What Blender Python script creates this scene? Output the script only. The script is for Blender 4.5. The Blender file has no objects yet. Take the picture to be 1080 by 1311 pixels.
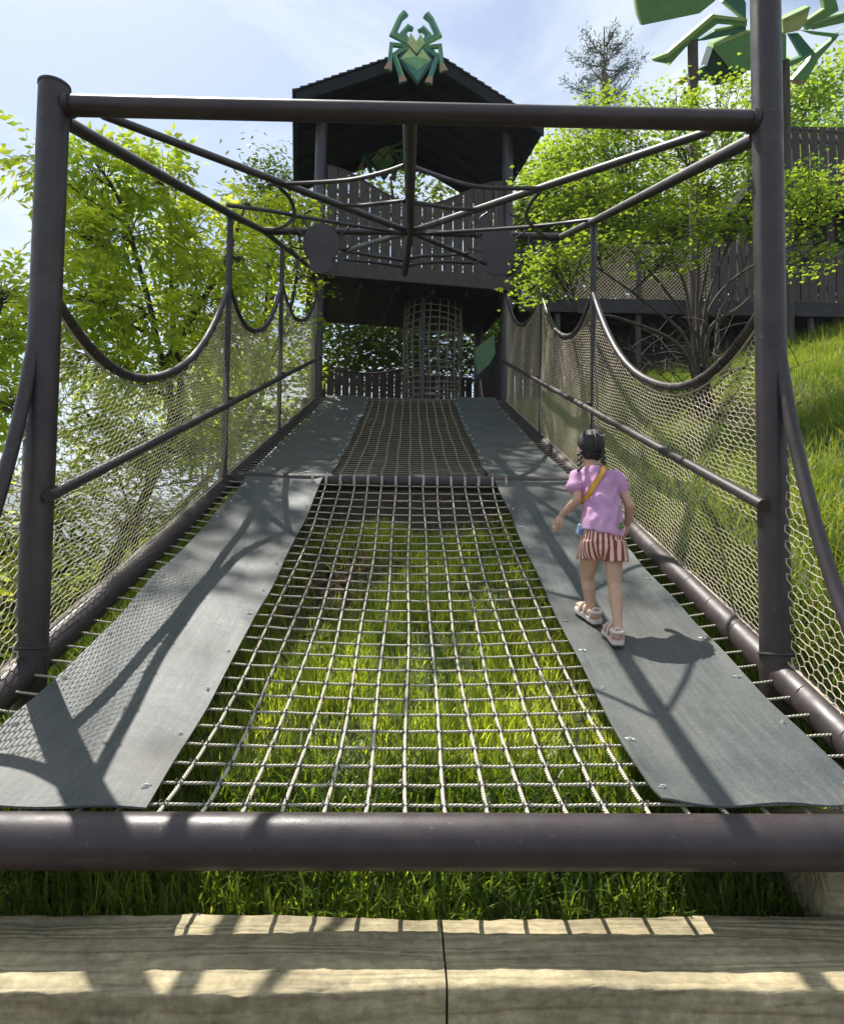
import bpy, math, random
import numpy as np
from mathutils import Vector, Matrix

random.seed(7); rng = np.random.default_rng(7)
R = math.radians
scene = bpy.context.scene
COL = scene.collection

# ------------------------------------------------------------------ camera
F, CX, CY = 850.0, 540.0, 655.5          # focal length and centre, in pixels of the 1080 x 1311 photograph
YAW, PITCH, ROLL, CZ = 1.1, 2.9, 0.65, 1.5
CAMM = Matrix.Rotation(-R(YAW), 3, 'Z') @ Matrix.Rotation(R(90 + PITCH), 3, 'X') @ Matrix.Rotation(R(ROLL), 3, 'Z')
cam = bpy.data.cameras.new('camera'); camo = bpy.data.objects.new('camera', cam); COL.objects.link(camo)
camo.matrix_world = Matrix.Translation((0, 0, CZ)) @ CAMM.to_4x4()
cam.sensor_fit = 'VERTICAL'; cam.sensor_height = 24.0; cam.lens = 24.0 * F / 1311.0
cam.clip_start = 0.05; cam.clip_end = 6000
scene.camera = camo

# ------------------------------------------------------------------ sky, sun, exposure
SUN_DIR = Vector((-0.61, 0.79, 1.77)).normalized()       # towards the sun
sun_el = math.asin(SUN_DIR.z); sun_az = math.atan2(SUN_DIR.x, SUN_DIR.y)
world = bpy.data.worlds.new('World'); scene.world = world; world.use_nodes = True
nt = world.node_tree; nt.nodes.clear()
N = nt.nodes.new; LK = nt.links.new
out = N('ShaderNodeOutputWorld'); bg = N('ShaderNodeBackground'); sky = N('ShaderNodeTexSky')
sky.sky_type = 'NISHITA'; sky.sun_disc = False; sky.sun_elevation = sun_el; sky.sun_rotation = sun_az
sky.air_density = 1.0; sky.dust_density = 1.2; sky.ozone_density = 1.0; sky.altitude = 200
tc = N('ShaderNodeTexCoord'); mp = N('ShaderNodeMapping'); mp.inputs['Scale'].default_value = (1.5, 1.5, 3.6)
mp.inputs['Location'].default_value = (0.35, 0.2, 0.1)
nz = N('ShaderNodeTexNoise'); nz.inputs['Scale'].default_value = 1.7; nz.inputs['Detail'].default_value = 7; nz.inputs['Roughness'].default_value = 0.56
nz.inputs['Distortion'].default_value = 0.5
cr = N('ShaderNodeValToRGB'); cr.color_ramp.elements[0].position = 0.42; cr.color_ramp.elements[1].position = 0.63
cr.color_ramp.elements[0].color = (0.10, 0.10, 0.10, 1); cr.color_ramp.elements[1].color = (0.92, 0.92, 0.92, 1)
mx = N('ShaderNodeMixRGB'); mx.inputs['Color2'].default_value = (5.7, 6.15, 6.35, 1)
LK(tc.outputs['Generated'], mp.inputs['Vector']); LK(mp.outputs['Vector'], nz.inputs['Vector'])
LK(nz.outputs['Fac'], cr.inputs['Fac']); LK(cr.outputs['Color'], mx.inputs['Fac'])
LK(sky.outputs['Color'], mx.inputs['Color1']); LK(mx.outputs['Color'], bg.inputs['Color'])
bg.inputs['Strength'].default_value = 0.10
LK(bg.outputs['Background'], out.inputs['Surface'])
sl = bpy.data.lights.new('sun', 'SUN'); sl.energy = 5.0; sl.angle = R(0.45); sl.color = (1.0, 0.955, 0.88)
so = bpy.data.objects.new('sun', sl); COL.objects.link(so); so.location = SUN_DIR * 40
so.rotation_euler = SUN_DIR.to_track_quat('Z', 'Y').to_euler()
vs = scene.view_settings; vs.view_transform = 'Standard'; vs.look = 'None'; vs.exposure = 0.88; vs.gamma = 1.0
scene.cycles.max_bounces = 8; scene.cycles.transmission_bounces = 4; scene.cycles.diffuse_bounces = 3
scene.cycles.transparent_max_bounces = 8; scene.cycles.sample_clamp_indirect = 6
scene.cycles.use_denoising = True

# ------------------------------------------------------------------ pixel helpers (direction only; the depth comes from planes of the place)
def ray(x, y): return CAMM @ Vector(((x - CX) / F, -(y - CY) / F, -1.0))
def PY(x, y, Y):
    d = ray(x, y); return Vector((0, 0, CZ)) + d * (Y / d.y)
def PXp(x, y, X):
    d = ray(x, y); return Vector((0, 0, CZ)) + d * (X / d.x)

# ------------------------------------------------------------------ tagging
def tag(o, label=None, cat=None, group=None, kind=None):
    if label: o['label'] = label
    if cat: o['category'] = cat
    if group: o['group'] = group
    if kind: o['kind'] = kind
    return o
def thing(name, label, cat, loc=(0, 0, 0), rz=0.0, group=None):
    o = bpy.data.objects.new(name, None); COL.objects.link(o); o.empty_display_size = 0.2
    o.location = loc; o.rotation_euler = (0, 0, rz)
    return tag(o, label, cat, group)

# ------------------------------------------------------------------ mesh building
class MB:
    def __init__(s): s.v = []; s.f = []; s.uv = []; s.mi = []
    def add(s, vs_, fs, uvs=None, mi=0):
        b = len(s.v); s.v.extend([tuple(p) for p in vs_])
        for k, f in enumerate(fs):
            s.f.append([b + i for i in f]); s.mi.append(mi)
            s.uv.extend(uvs[k] if uvs else [(0, 0)] * len(f))
        return s
    def tube(s, pts, r, n=10, cap=True, mi=0, squash=1.0):
        pts = [Vector(p) for p in pts]; m = len(pts)
        rs = r if isinstance(r, (list, tuple)) else [r] * m
        T = []
        for i in range(m):
            a = pts[max(i - 1, 0)]; b = pts[min(i + 1, m - 1)]; t = (b - a); T.append(t.normalized() if t.length > 1e-9 else Vector((0, 0, 1)))
        up = Vector((0, 0, 1)) if abs(T[0].z) < 0.9 else Vector((0, 1, 0))
        nn = (up - T[0] * up.dot(T[0])).normalized()
        V = []; L = [0.0]
        for i in range(m):
            if i:
                nn = (nn - T[i] * nn.dot(T[i]))
                nn = nn.normalized() if nn.length > 1e-6 else T[i].orthogonal().normalized()
                L.append(L[-1] + (pts[i] - pts[i - 1]).length)
            bb = T[i].cross(nn)
            for k in range(n):
                a = 2 * math.pi * k / n
                V.append(pts[i] + nn * (math.cos(a) * rs[i]) + bb * (math.sin(a) * rs[i] * squash))
        fs = []; uv = []
        for i in range(m - 1):
            for k in range(n):
                k2 = (k + 1) % n
                fs.append([i * n + k, i * n + k2, (i + 1) * n + k2, (i + 1) * n + k])
                uv.append([(L[i], k / n), (L[i], (k + 1) / n), (L[i + 1], (k + 1) / n), (L[i + 1], k / n)])
        if cap:
            fs.append(list(range(n))[::-1]); uv.append([(0, 0)] * n)
            fs.append([(m - 1) * n + k for k in range(n)]); uv.append([(0, 0)] * n)
        return s.add(V, fs, uv, mi)
    def box(s, c, size, rot=None, mi=0, bev=0.0):
        hx, hy, hz = size[0] / 2, size[1] / 2, size[2] / 2
        c = Vector(c); V = []
        if bev > 0:
            b = min(bev, hx * 0.9, hy * 0.9, hz * 0.9)
            import bmesh
            bm = bmesh.new(); bmesh.ops.create_cube(bm, size=1.0)
            for vv in bm.verts: vv.co = Vector((vv.co.x * size[0], vv.co.y * size[1], vv.co.z * size[2]))
            bmesh.ops.bevel(bm, geom=list(bm.edges), offset=b, segments=1, affect='EDGES')
            bm.verts.index_update()
            V = [vv.co.copy() for vv in bm.verts]; fs = [[vv.index for vv in f.verts] for f in bm.faces]; bm.free()
        else:
            V = [Vector((x, y, z)) for x in (-hx, hx) for y in (-hy, hy) for z in (-hz, hz)]
            fs = [[0, 1, 3, 2], [4, 6, 7, 5], [0, 4, 5, 1], [2, 3, 7, 6], [0, 2, 6, 4], [1, 5, 7, 3]]
        if rot is not None: V = [rot @ p for p in V]
        return s.add([p + c for p in V], fs, None, mi)
    def prism(s, poly, off, mi=0, mi_side=None):
        """poly: 3D outline; off: extrusion vector"""
        n = len(poly); poly = [Vector(p) for p in poly]; off = Vector(off)
        s.add(poly + [p + off for p in poly], [list(range(n)), [n + k for k in range(n)][::-1]], None, mi)
        V = poly + [p + off for p in poly]
        s.add(V, [[k, k + n, (k + 1) % n + n, (k + 1) % n] for k in range(n)], None, mi if mi_side is None else mi_side)
        return s
    def build(s, name, mats, parent=None, smooth=None, sharp=35):
        me = bpy.data.meshes.new(name); me.from_pydata(s.v, [], s.f)
        ul = me.uv_layers.new(name='UVMap'); ul.data.foreach_set('uv', np.array(s.uv, dtype=np.float32).ravel())
        if not isinstance(mats, (list, tuple)): mats = [mats]
        for m in mats: me.materials.append(m)
        me.polygons.foreach_set('material_index', np.array(s.mi, dtype=np.int32))
        me.update()
        if smooth:
            me.polygons.foreach_set('use_smooth', np.ones(len(me.polygons), dtype=bool)); me.set_sharp_from_angle(angle=R(sharp))
        return obj(name, me, parent)
def obj(name, me, parent=None):
    o = bpy.data.objects.new(name, me); COL.objects.link(o)
    if parent is not None: o.parent = parent
    return o
def mesh_np(name, V, Fc, mat, parent=None, rnd=None, smooth=False):
    V = np.asarray(V, dtype=np.float32); Fc = np.asarray(Fc, dtype=np.int32)
    me = bpy.data.meshes.new(name); k = Fc.shape[1]; m = len(Fc)
    me.vertices.add(len(V)); me.vertices.foreach_set('co', V.ravel())
    me.loops.add(m * k); me.loops.foreach_set('vertex_index', Fc.ravel())
    me.polygons.add(m); me.polygons.foreach_set('loop_start', np.arange(0, m * k, k, dtype=np.int32))
    me.polygons.foreach_set('loop_total', np.full(m, k, dtype=np.int32))
    me.materials.append(mat); me.update(calc_edges=True)
    if rnd is not None:
        at = me.attributes.new('rnd', 'FLOAT', 'POINT'); at.data.foreach_set('value', np.asarray(rnd, dtype=np.float32))
    if smooth: me.polygons.foreach_set('use_smooth', np.ones(m, dtype=bool))
    return obj(name, me, parent)
def quad_path(a, b, c, n=10):
    a, b, c = Vector(a), Vector(b), Vector(c)
    return [a * (1 - t) ** 2 + b * 2 * t * (1 - t) + c * t * t for t in [i / n for i in range(n + 1)]]
def cat(points, n=8):
    """Catmull-Rom through points"""
    P = [Vector(p) for p in points]; P = [P[0] * 2 - P[1]] + P + [P[-1] * 2 - P[-2]]; o = []
    for i in range(1, len(P) - 2):
        for k in range(n):
            t = k / n; a, b, c, d = P[i - 1], P[i], P[i + 1], P[i + 2]
            o.append(0.5 * ((2 * b) + (c - a) * t + (2 * a - 5 * b + 4 * c - d) * t * t + (3 * b - a - 3 * c + d) * t ** 3))
    o.append(P[-2]); return o

# ------------------------------------------------------------------ materials
MATS = {}
def mat(name):
    m = bpy.data.materials.new(name); m.use_nodes = True; MATS[name] = m
    t = m.node_tree; b = t.nodes['Principled BSDF']; return m, t, b
def node(t, typ, **kw):
    n = t.nodes.new(typ)
    for k, v in kw.items():
        if k in n.inputs: n.inputs[k].default_value = v
        else: setattr(n, k, v)
    return n
def noise_mat(name, c1, c2, scale=6.0, rough=0.6, rough2=None, bump=0.0, bscale=60.0, stretch=(1, 1, 1), detail=6, spec=0.5, lo=0.35, hi=0.65, metal=0.0, coords='Object', extra=None):
    m, t, b = mat(name)
    tcn = node(t, 'ShaderNodeTexCoord'); mpn = node(t, 'ShaderNodeMapping'); mpn.inputs['Scale'].default_value = stretch
    t.links.new(tcn.outputs[coords], mpn.inputs['Vector'])
    n1 = node(t, 'ShaderNodeTexNoise', Scale=scale, Detail=detail, Roughness=0.62); t.links.new(mpn.outputs['Vector'], n1.inputs['Vector'])
    r = node(t, 'ShaderNodeValToRGB'); r.color_ramp.elements[0].position = lo; r.color_ramp.elements[1].position = hi
    r.color_ramp.elements[0].color = (*c1, 1); r.color_ramp.elements[1].color = (*c2, 1)
    t.links.new(n1.outputs['Fac'], r.inputs['Fac']); t.links.new(r.outputs['Color'], b.inputs['Base Color'])
    b.inputs['Roughness'].default_value = rough; b.inputs['Specular IOR Level'].default_value = spec; b.inputs['Metallic'].default_value = metal
    if rough2 is not None:
        mr = node(t, 'ShaderNodeMapRange'); mr.inputs['To Min'].default_value = rough; mr.inputs['To Max'].default_value = rough2
        mr.inputs['From Min'].default_value = 0.3; mr.inputs['From Max'].default_value = 0.7
        n3 = node(t, 'ShaderNodeTexNoise', Scale=scale * 2.3, Detail=5); t.links.new(mpn.outputs['Vector'], n3.inputs['Vector'])
        t.links.new(n3.outputs['Fac'], mr.inputs['Value']); t.links.new(mr.outputs['Result'], b.inputs['Roughness'])
    if bump:
        n2 = node(t, 'ShaderNodeTexNoise', Scale=bscale, Detail=5); t.links.new(mpn.outputs['Vector'], n2.inputs['Vector'])
        bp = node(t, 'ShaderNodeBump', Strength=bump, Distance=0.01); t.links.new(n2.outputs['Fac'], bp.inputs['Height']); t.links.new(bp.outputs['Normal'], b.inputs['Normal'])
    return m
def flat_mat(name, c, rough=0.5, spec=0.5):
    return noise_mat(name, tuple(x * 0.88 for x in c), tuple(min(1, x * 1.1) for x in c), 9, rough, None, 0.05, 90, spec=spec)
def leaf_mat(name, c1, c2, trans=0.45, rough=0.5, tcol=1.5):
    m, t, b = mat(name)
    at = node(t, 'ShaderNodeAttribute', attribute_name='rnd')
    mixc = node(t, 'ShaderNodeMixRGB'); mixc.inputs['Color1'].default_value = (*c1, 1); mixc.inputs['Color2'].default_value = (*c2, 1)
    t.links.new(at.outputs['Fac'], mixc.inputs['Fac']); t.links.new(mixc.outputs['Color'], b.inputs['Base Color'])
    b.inputs['Roughness'].default_value = rough; b.inputs['Specular IOR Level'].default_value = 0.35
    tr = node(t, 'ShaderNodeBsdfTranslucent')
    tm = node(t, 'ShaderNodeMixRGB', blend_type='MULTIPLY'); tm.inputs['Fac'].default_value = 1.0
    tm.inputs['Color2'].default_value = (tcol * 1.25, tcol * 1.1, tcol * 0.45, 1)
    t.links.new(mixc.outputs['Color'], tm.inputs['Color1']); t.links.new(tm.outputs['Color'], tr.inputs['Color'])
    ms = node(t, 'ShaderNodeMixShader'); ms.inputs['Fac'].default_value = trans
    t.links.new(b.outputs['BSDF'], ms.inputs[1]); t.links.new(tr.outputs['BSDF'], ms.inputs[2])
    t.links.new(ms.outputs['Shader'], t.nodes['Material Output'].inputs['Surface'])
    return m

STEEL = noise_mat('steel_paint', (0.026, 0.0185, 0.020), (0.042, 0.030, 0.031), 5, 0.36, 0.55, 0.06, 130, spec=0.5)
def worn(m, seed):
    t = m.node_tree; b = t.nodes['Principled BSDF']; src = b.inputs['Base Color'].links[0].from_socket
    tcn = node(t, 'ShaderNodeTexCoord'); mpn = node(t, 'ShaderNodeMapping'); mpn.inputs['Location'].default_value = (seed, seed, 0); t.links.new(tcn.outputs['Object'], mpn.inputs['Vector'])
    v = node(t, 'ShaderNodeTexNoise', Scale=34.0, Detail=9, Roughness=0.78); t.links.new(mpn.outputs['Vector'], v.inputs['Vector'])
    r = node(t, 'ShaderNodeValToRGB'); e = r.color_ramp.elements; e[0].position = 0.605; e[0].color = (0, 0, 0, 1); e[1].position = 0.66; e[1].color = (0.6, 0.6, 0.6, 1); t.links.new(v.outputs['Fac'], r.inputs['Fac'])
    d = node(t, 'ShaderNodeTexNoise', Scale=2.2, Detail=6, Roughness=0.7); t.links.new(mpn.outputs['Vector'], d.inputs['Vector'])
    rd = node(t, 'ShaderNodeValToRGB'); e = rd.color_ramp.elements; e[0].position = 0.48; e[0].color = (0, 0, 0, 1); e[1].position = 0.75; e[1].color = (0.45, 0.45, 0.45, 1); t.links.new(d.outputs['Fac'], rd.inputs['Fac'])
    m1 = node(t, 'ShaderNodeMixRGB'); m1.inputs['Color2'].default_value = (0.075, 0.060, 0.050, 1); t.links.new(rd.outputs['Color'], m1.inputs['Fac']); t.links.new(src, m1.inputs['Color1'])
    m2 = node(t, 'ShaderNodeMixRGB'); m2.inputs['Color2'].default_value = (0.16, 0.14, 0.13, 1); t.links.new(r.outputs['Color'], m2.inputs['Fac']); t.links.new(m1.outputs['Color'], m2.inputs['Color1']); t.links.new(m2.outputs['Color'], b.inputs['Base Color'])
worn(STEEL, 1.3)
STEEL_T = noise_mat('steel_paint_tower', (0.045, 0.042, 0.048), (0.066, 0.061, 0.066), 4, 0.40, 0.55, 0.05, 90)
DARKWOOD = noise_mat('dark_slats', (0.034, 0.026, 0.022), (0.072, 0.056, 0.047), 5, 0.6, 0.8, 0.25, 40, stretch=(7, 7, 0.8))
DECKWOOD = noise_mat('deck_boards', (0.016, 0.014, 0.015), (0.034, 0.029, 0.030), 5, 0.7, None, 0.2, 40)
SHINGLE = noise_mat('roof_shingles', (0.012, 0.012, 0.014), (0.028, 0.027, 0.030), 9, 0.75, None, 0.3, 60)
ROOFUNDER = noise_mat('roof_underside', (0.005, 0.006, 0.009), (0.011, 0.012, 0.018), 6, 0.9, None, 0.2, 30, stretch=(1, 8, 1))  # near-black base colour carries the deep shade under the roof
BOLT = noise_mat('zinc_bolt', (0.45, 0.45, 0.44), (0.7, 0.7, 0.68), 60, 0.35, None, 0, metal=0.6)
KNOT = noise_mat('black_tie', (0.02, 0.02, 0.018), (0.07, 0.065, 0.055), 80, 0.6)
CORD = noise_mat('net_cord', (0.46, 0.385, 0.26), (0.62, 0.53, 0.38), 14, 0.75)
EDGECORD = noise_mat('edge_cord', (0.30, 0.25, 0.17), (0.5, 0.43, 0.32), 30, 0.8)
BARK = noise_mat('bark', (0.035, 0.026, 0.018), (0.10, 0.078, 0.055), 9, 0.85, None, 0.5, 45, stretch=(3, 3, 0.7))
BARKP = noise_mat('pale_bark', (0.10, 0.085, 0.06), (0.24, 0.20, 0.15), 9, 0.85, None, 0.5, 45, stretch=(3, 3, 0.7))

def rope_mat(name, c1, c2):
    m, t, b = mat(name)
    u = node(t, 'ShaderNodeUVMap'); s = node(t, 'ShaderNodeSeparateXYZ'); t.links.new(u.outputs['UV'], s.inputs['Vector'])
    a = node(t, 'ShaderNodeMath', operation='MULTIPLY'); a.inputs[1].default_value = 62.0; t.links.new(s.outputs['X'], a.inputs[0])
    c = node(t, 'ShaderNodeMath', operation='MULTIPLY_ADD'); c.inputs[1].default_value = 3.0; t.links.new(s.outputs['Y'], c.inputs[0]); t.links.new(a.outputs[0], c.inputs[2])
    d = node(t, 'ShaderNodeMath', operation='MULTIPLY'); d.inputs[1].default_value = 2 * math.pi; t.links.new(c.outputs[0], d.inputs[0])
    e = node(t, 'ShaderNodeMath', operation='SINE'); t.links.new(d.outputs[0], e.inputs[0])
    mr = node(t, 'ShaderNodeMapRange'); mr.inputs['From Min'].default_value = -1; t.links.new(e.outputs[0], mr.inputs['Value'])
    tcn = node(t, 'ShaderNodeTexCoord'); n1 = node(t, 'ShaderNodeTexNoise', Scale=11.0, Detail=5); t.links.new(tcn.outputs['Object'], n1.inputs['Vector'])
    mc = node(t, 'ShaderNodeMixRGB'); mc.inputs['Color1'].default_value = (*c1, 1); mc.inputs['Color2'].default_value = (*c2, 1)
    t.links.new(n1.outputs['Fac'], mc.inputs['Fac'])
    mm = node(t, 'ShaderNodeMixRGB', blend_type='MULTIPLY'); mm.inputs['Color2'].default_value = (0.38, 0.36, 0.32, 1)
    inv = node(t, 'ShaderNodeMath', operation='SUBTRACT'); inv.inputs[0].default_value = 1.0; t.links.new(mr.outputs['Result'], inv.inputs[1])
    t.links.new(inv.outputs[0], mm.inputs['Fac']); t.links.new(mc.outputs['Color'], mm.inputs['Color1']); t.links.new(mm.outputs['Color'], b.inputs['Base Color'])
    bp = node(t, 'ShaderNodeBump', Strength=0.7, Distance=0.004); t.links.new(mr.outputs['Result'], bp.inputs['Height']); t.links.new(bp.outputs['Normal'], b.inputs['Normal'])
    b.inputs['Roughness'].default_value = 0.7
    return m
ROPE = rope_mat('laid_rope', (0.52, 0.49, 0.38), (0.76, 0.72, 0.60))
ROPE_UP = rope_mat('dark_rope', (0.25, 0.22, 0.16), (0.42, 0.38, 0.29))  # darker tone than the laid rope

def rubber():
    m, t, b = mat('rubber_sheet')
    tcn = node(t, 'ShaderNodeTexCoord')
    n1 = node(t, 'ShaderNodeTexNoise', Scale=2.2, Detail=8, Roughness=0.65); t.links.new(tcn.outputs['Object'], n1.inputs['Vector'])
    r = node(t, 'ShaderNodeValToRGB'); e = r.color_ramp.elements
    e[0].position = 0.3; e[0].color = (0.040, 0.049, 0.052, 1); e[1].position = 0.72; e[1].color = (0.100, 0.112, 0.104, 1)
    t.links.new(n1.outputs['Fac'], r.inputs['Fac'])
    mpn = node(t, 'ShaderNodeMapping'); mpn.inputs['Scale'].default_value = (14, 0.7, 1); t.links.new(tcn.outputs['Object'], mpn.inputs['Vector'])
    n2 = node(t, 'ShaderNodeTexNoise', Scale=3.5, Detail=6, Roughness=0.7); t.links.new(mpn.outputs['Vector'], n2.inputs['Vector'])
    r2 = node(t, 'ShaderNodeValToRGB'); e = r2.color_ramp.elements; e[0].position = 0.46; e[0].color = (0, 0, 0, 1); e[1].position = 0.80; e[1].color = (0.75, 0.75, 0.75, 1)
    t.links.new(n2.outputs['Fac'], r2.inputs['Fac'])
    m1 = node(t, 'ShaderNodeMixRGB'); m1.inputs['Color2'].default_value = (0.15, 0.15, 0.135, 1)
    t.links.new(r2.outputs['Color'], m1.inputs['Fac']); t.links.new(r.outputs['Color'], m1.inputs['Color1'])
    n4 = node(t, 'ShaderNodeTexVoronoi', Scale=42.0); t.links.new(tcn.outputs['Object'], n4.inputs['Vector'])
    r4 = node(t, 'ShaderNodeValToRGB'); e = r4.color_ramp.elements; e[0].position = 0.03; e[0].color = (0.5, 0.5, 0.5, 1); e[1].position = 0.08; e[1].color = (0, 0, 0, 1)
    t.links.new(n4.outputs['Distance'], r4.inputs['Fac'])
    m2 = node(t, 'ShaderNodeMixRGB'); m2.inputs['Color2'].default_value = (0.22, 0.22, 0.2, 1); t.links.new(r4.outputs['Color'], m2.inputs['Fac']); t.links.new(m1.outputs['Color'], m2.inputs['Color1'])
    n6 = node(t, 'ShaderNodeTexNoise', Scale=75.0, Detail=6, Roughness=0.8); t.links.new(tcn.outputs['Object'], n6.inputs['Vector'])
    r6 = node(t, 'ShaderNodeValToRGB'); e = r6.color_ramp.elements; e[0].position = 0.33; e[0].color = (0.62, 0.62, 0.62, 1); e[1].position = 0.67; e[1].color = (1.3, 1.3, 1.3, 1); t.links.new(n6.outputs['Fac'], r6.inputs['Fac'])
    m6 = node(t, 'ShaderNodeMixRGB', blend_type='MULTIPLY'); m6.inputs['Fac'].default_value = 0.85; t.links.new(m2.outputs['Color'], m6.inputs['Color1']); t.links.new(r6.outputs['Color'], m6.inputs['Color2'])
    n7 = node(t, 'ShaderNodeTexNoise', Scale=1.1, Detail=4); t.links.new(tcn.outputs['Object'], n7.inputs['Vector'])
    r7 = node(t, 'ShaderNodeValToRGB'); e = r7.color_ramp.elements; e[0].position = 0.50; e[0].color = (0, 0, 0, 1); e[1].position = 0.70; e[1].color = (0.45, 0.45, 0.45, 1); t.links.new(n7.outputs['Fac'], r7.inputs['Fac'])
    m7 = node(t, 'ShaderNodeMixRGB'); m7.inputs['Color2'].default_value = (0.085, 0.072, 0.056, 1); t.links.new(r7.outputs['Color'], m7.inputs['Fac']); t.links.new(m6.outputs['Color'], m7.inputs['Color1'])
    t.links.new(m7.outputs['Color'], b.inputs['Base Color'])
    n3 = node(t, 'ShaderNodeTexNoise', Scale=170.0, Detail=3); t.links.new(tcn.outputs['Object'], n3.inputs['Vector'])
    mr = node(t, 'ShaderNodeMapRange'); mr.inputs['To Min'].default_value = 0.44; mr.inputs['To Max'].default_value = 0.70; b.inputs['Specular IOR Level'].default_value = 0.45; t.links.new(n1.outputs['Fac'], mr.inputs['Value']); t.links.new(mr.outputs['Result'], b.inputs['Roughness'])
    n5 = node(t, 'ShaderNodeTexNoise', Scale=7.0, Detail=3); t.links.new(tcn.outputs['Object'], n5.inputs['Vector'])
    ad = node(t, 'ShaderNodeMath', operation='MULTIPLY_ADD'); ad.inputs[1].default_value = 5.0; t.links.new(n5.outputs['Fac'], ad.inputs[0]); t.links.new(n3.outputs['Fac'], ad.inputs[2])
    bp = node(t, 'ShaderNodeBump', Strength=0.35, Distance=0.004); t.links.new(ad.outputs[0], bp.inputs['Height']); t.links.new(bp.outputs['Normal'], b.inputs['Normal'])
    return m
RUBBER = rubber()

def sleeper_mat():
    m, t, b = mat('cast_timber_concrete')
    tcn = node(t, 'ShaderNodeTexCoord'); mpn = node(t, 'ShaderNodeMapping'); mpn.inputs['Scale'].default_value = (0.9, 9, 9); t.links.new(tcn.outputs['Object'], mpn.inputs['Vector'])
    nw = node(t, 'ShaderNodeTexNoise', Scale=1.3, Detail=3); t.links.new(mpn.outputs['Vector'], nw.inputs['Vector'])
    wv = node(t, 'ShaderNodeTexWave', wave_type='BANDS', bands_direction='Y'); wv.inputs['Scale'].default_value = 0.9; wv.inputs['Distortion'].default_value = 15.0; wv.inputs['Detail'].default_value = 3; wv.inputs['Detail Scale'].default_value = 1.2
    t.links.new(mpn.outputs['Vector'], wv.inputs['Vector'])
    n1 = node(t, 'ShaderNodeTexNoise', Scale=2.6, Detail=8, Roughness=0.65); t.links.new(tcn.outputs['Object'], n1.inputs['Vector'])
    r = node(t, 'ShaderNodeValToRGB'); e = r.color_ramp.elements; e[0].position = 0.32; e[0].color = (0.25, 0.205, 0.12, 1); e[1].position = 0.68; e[1].color = (0.50, 0.42, 0.265, 1)
    t.links.new(n1.outputs['Fac'], r.inputs['Fac'])
    mm = node(t, 'ShaderNodeMixRGB', blend_type='MULTIPLY'); mm.inputs['Color2'].default_value = (0.84, 0.84, 0.81, 1); t.links.new(wv.outputs['Fac'], mm.inputs['Fac']); t.links.new(r.outputs['Color'], mm.inputs['Color1'])
    ng = node(t, 'ShaderNodeTexNoise', Scale=26.0, Detail=9, Roughness=0.75); t.links.new(tcn.outputs['Object'], ng.inputs['Vector'])
    rg = node(t, 'ShaderNodeValToRGB'); e = rg.color_ramp.elements; e[0].position = 0.30; e[0].color = (0.55, 0.55, 0.5, 1); e[1].position = 0.62; e[1].color = (1.1, 1.1, 1.08, 1)
    t.links.new(ng.outputs['Fac'], rg.inputs['Fac'])
    m2 = node(t, 'ShaderNodeMixRGB', blend_type='MULTIPLY'); m2.inputs['Fac'].default_value = 0.9; t.links.new(mm.outputs['Color'], m2.inputs['Color1']); t.links.new(rg.outputs['Color'], m2.inputs['Color2'])
    n8 = node(t, 'ShaderNodeTexNoise', Scale=5.5, Detail=9, Roughness=0.72); t.links.new(tcn.outputs['Object'], n8.inputs['Vector'])
    r8 = node(t, 'ShaderNodeValToRGB'); e = r8.color_ramp.elements; e[0].position = 0.50; e[0].color = (0, 0, 0, 1); e[1].position = 0.70; e[1].color = (0.7, 0.7, 0.7, 1); t.links.new(n8.outputs['Fac'], r8.inputs['Fac'])
    m8 = node(t, 'ShaderNodeMixRGB'); m8.inputs['Color2'].default_value = (0.105, 0.095, 0.055, 1); t.links.new(r8.outputs['Color'], m8.inputs['Fac']); t.links.new(m2.outputs['Color'], m8.inputs['Color1'])
    t.links.new(m8.outputs['Color'], b.inputs['Base Color']); b.inputs['Roughness'].default_value = 0.82
    ad = node(t, 'ShaderNodeMath', operation='MULTIPLY_ADD'); ad.inputs[1].default_value = 0.8; t.links.new(ng.outputs['Fac'], ad.inputs[0]); t.links.new(wv.outputs['Fac'], ad.inputs[2])
    bp = node(t, 'ShaderNodeBump', Strength=0.55, Distance=0.007); t.links.new(ad.outputs[0], bp.inputs['Height']); t.links.new(bp.outputs['Normal'], b.inputs['Normal'])
    return m
SLEEPER = sleeper_mat()

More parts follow.
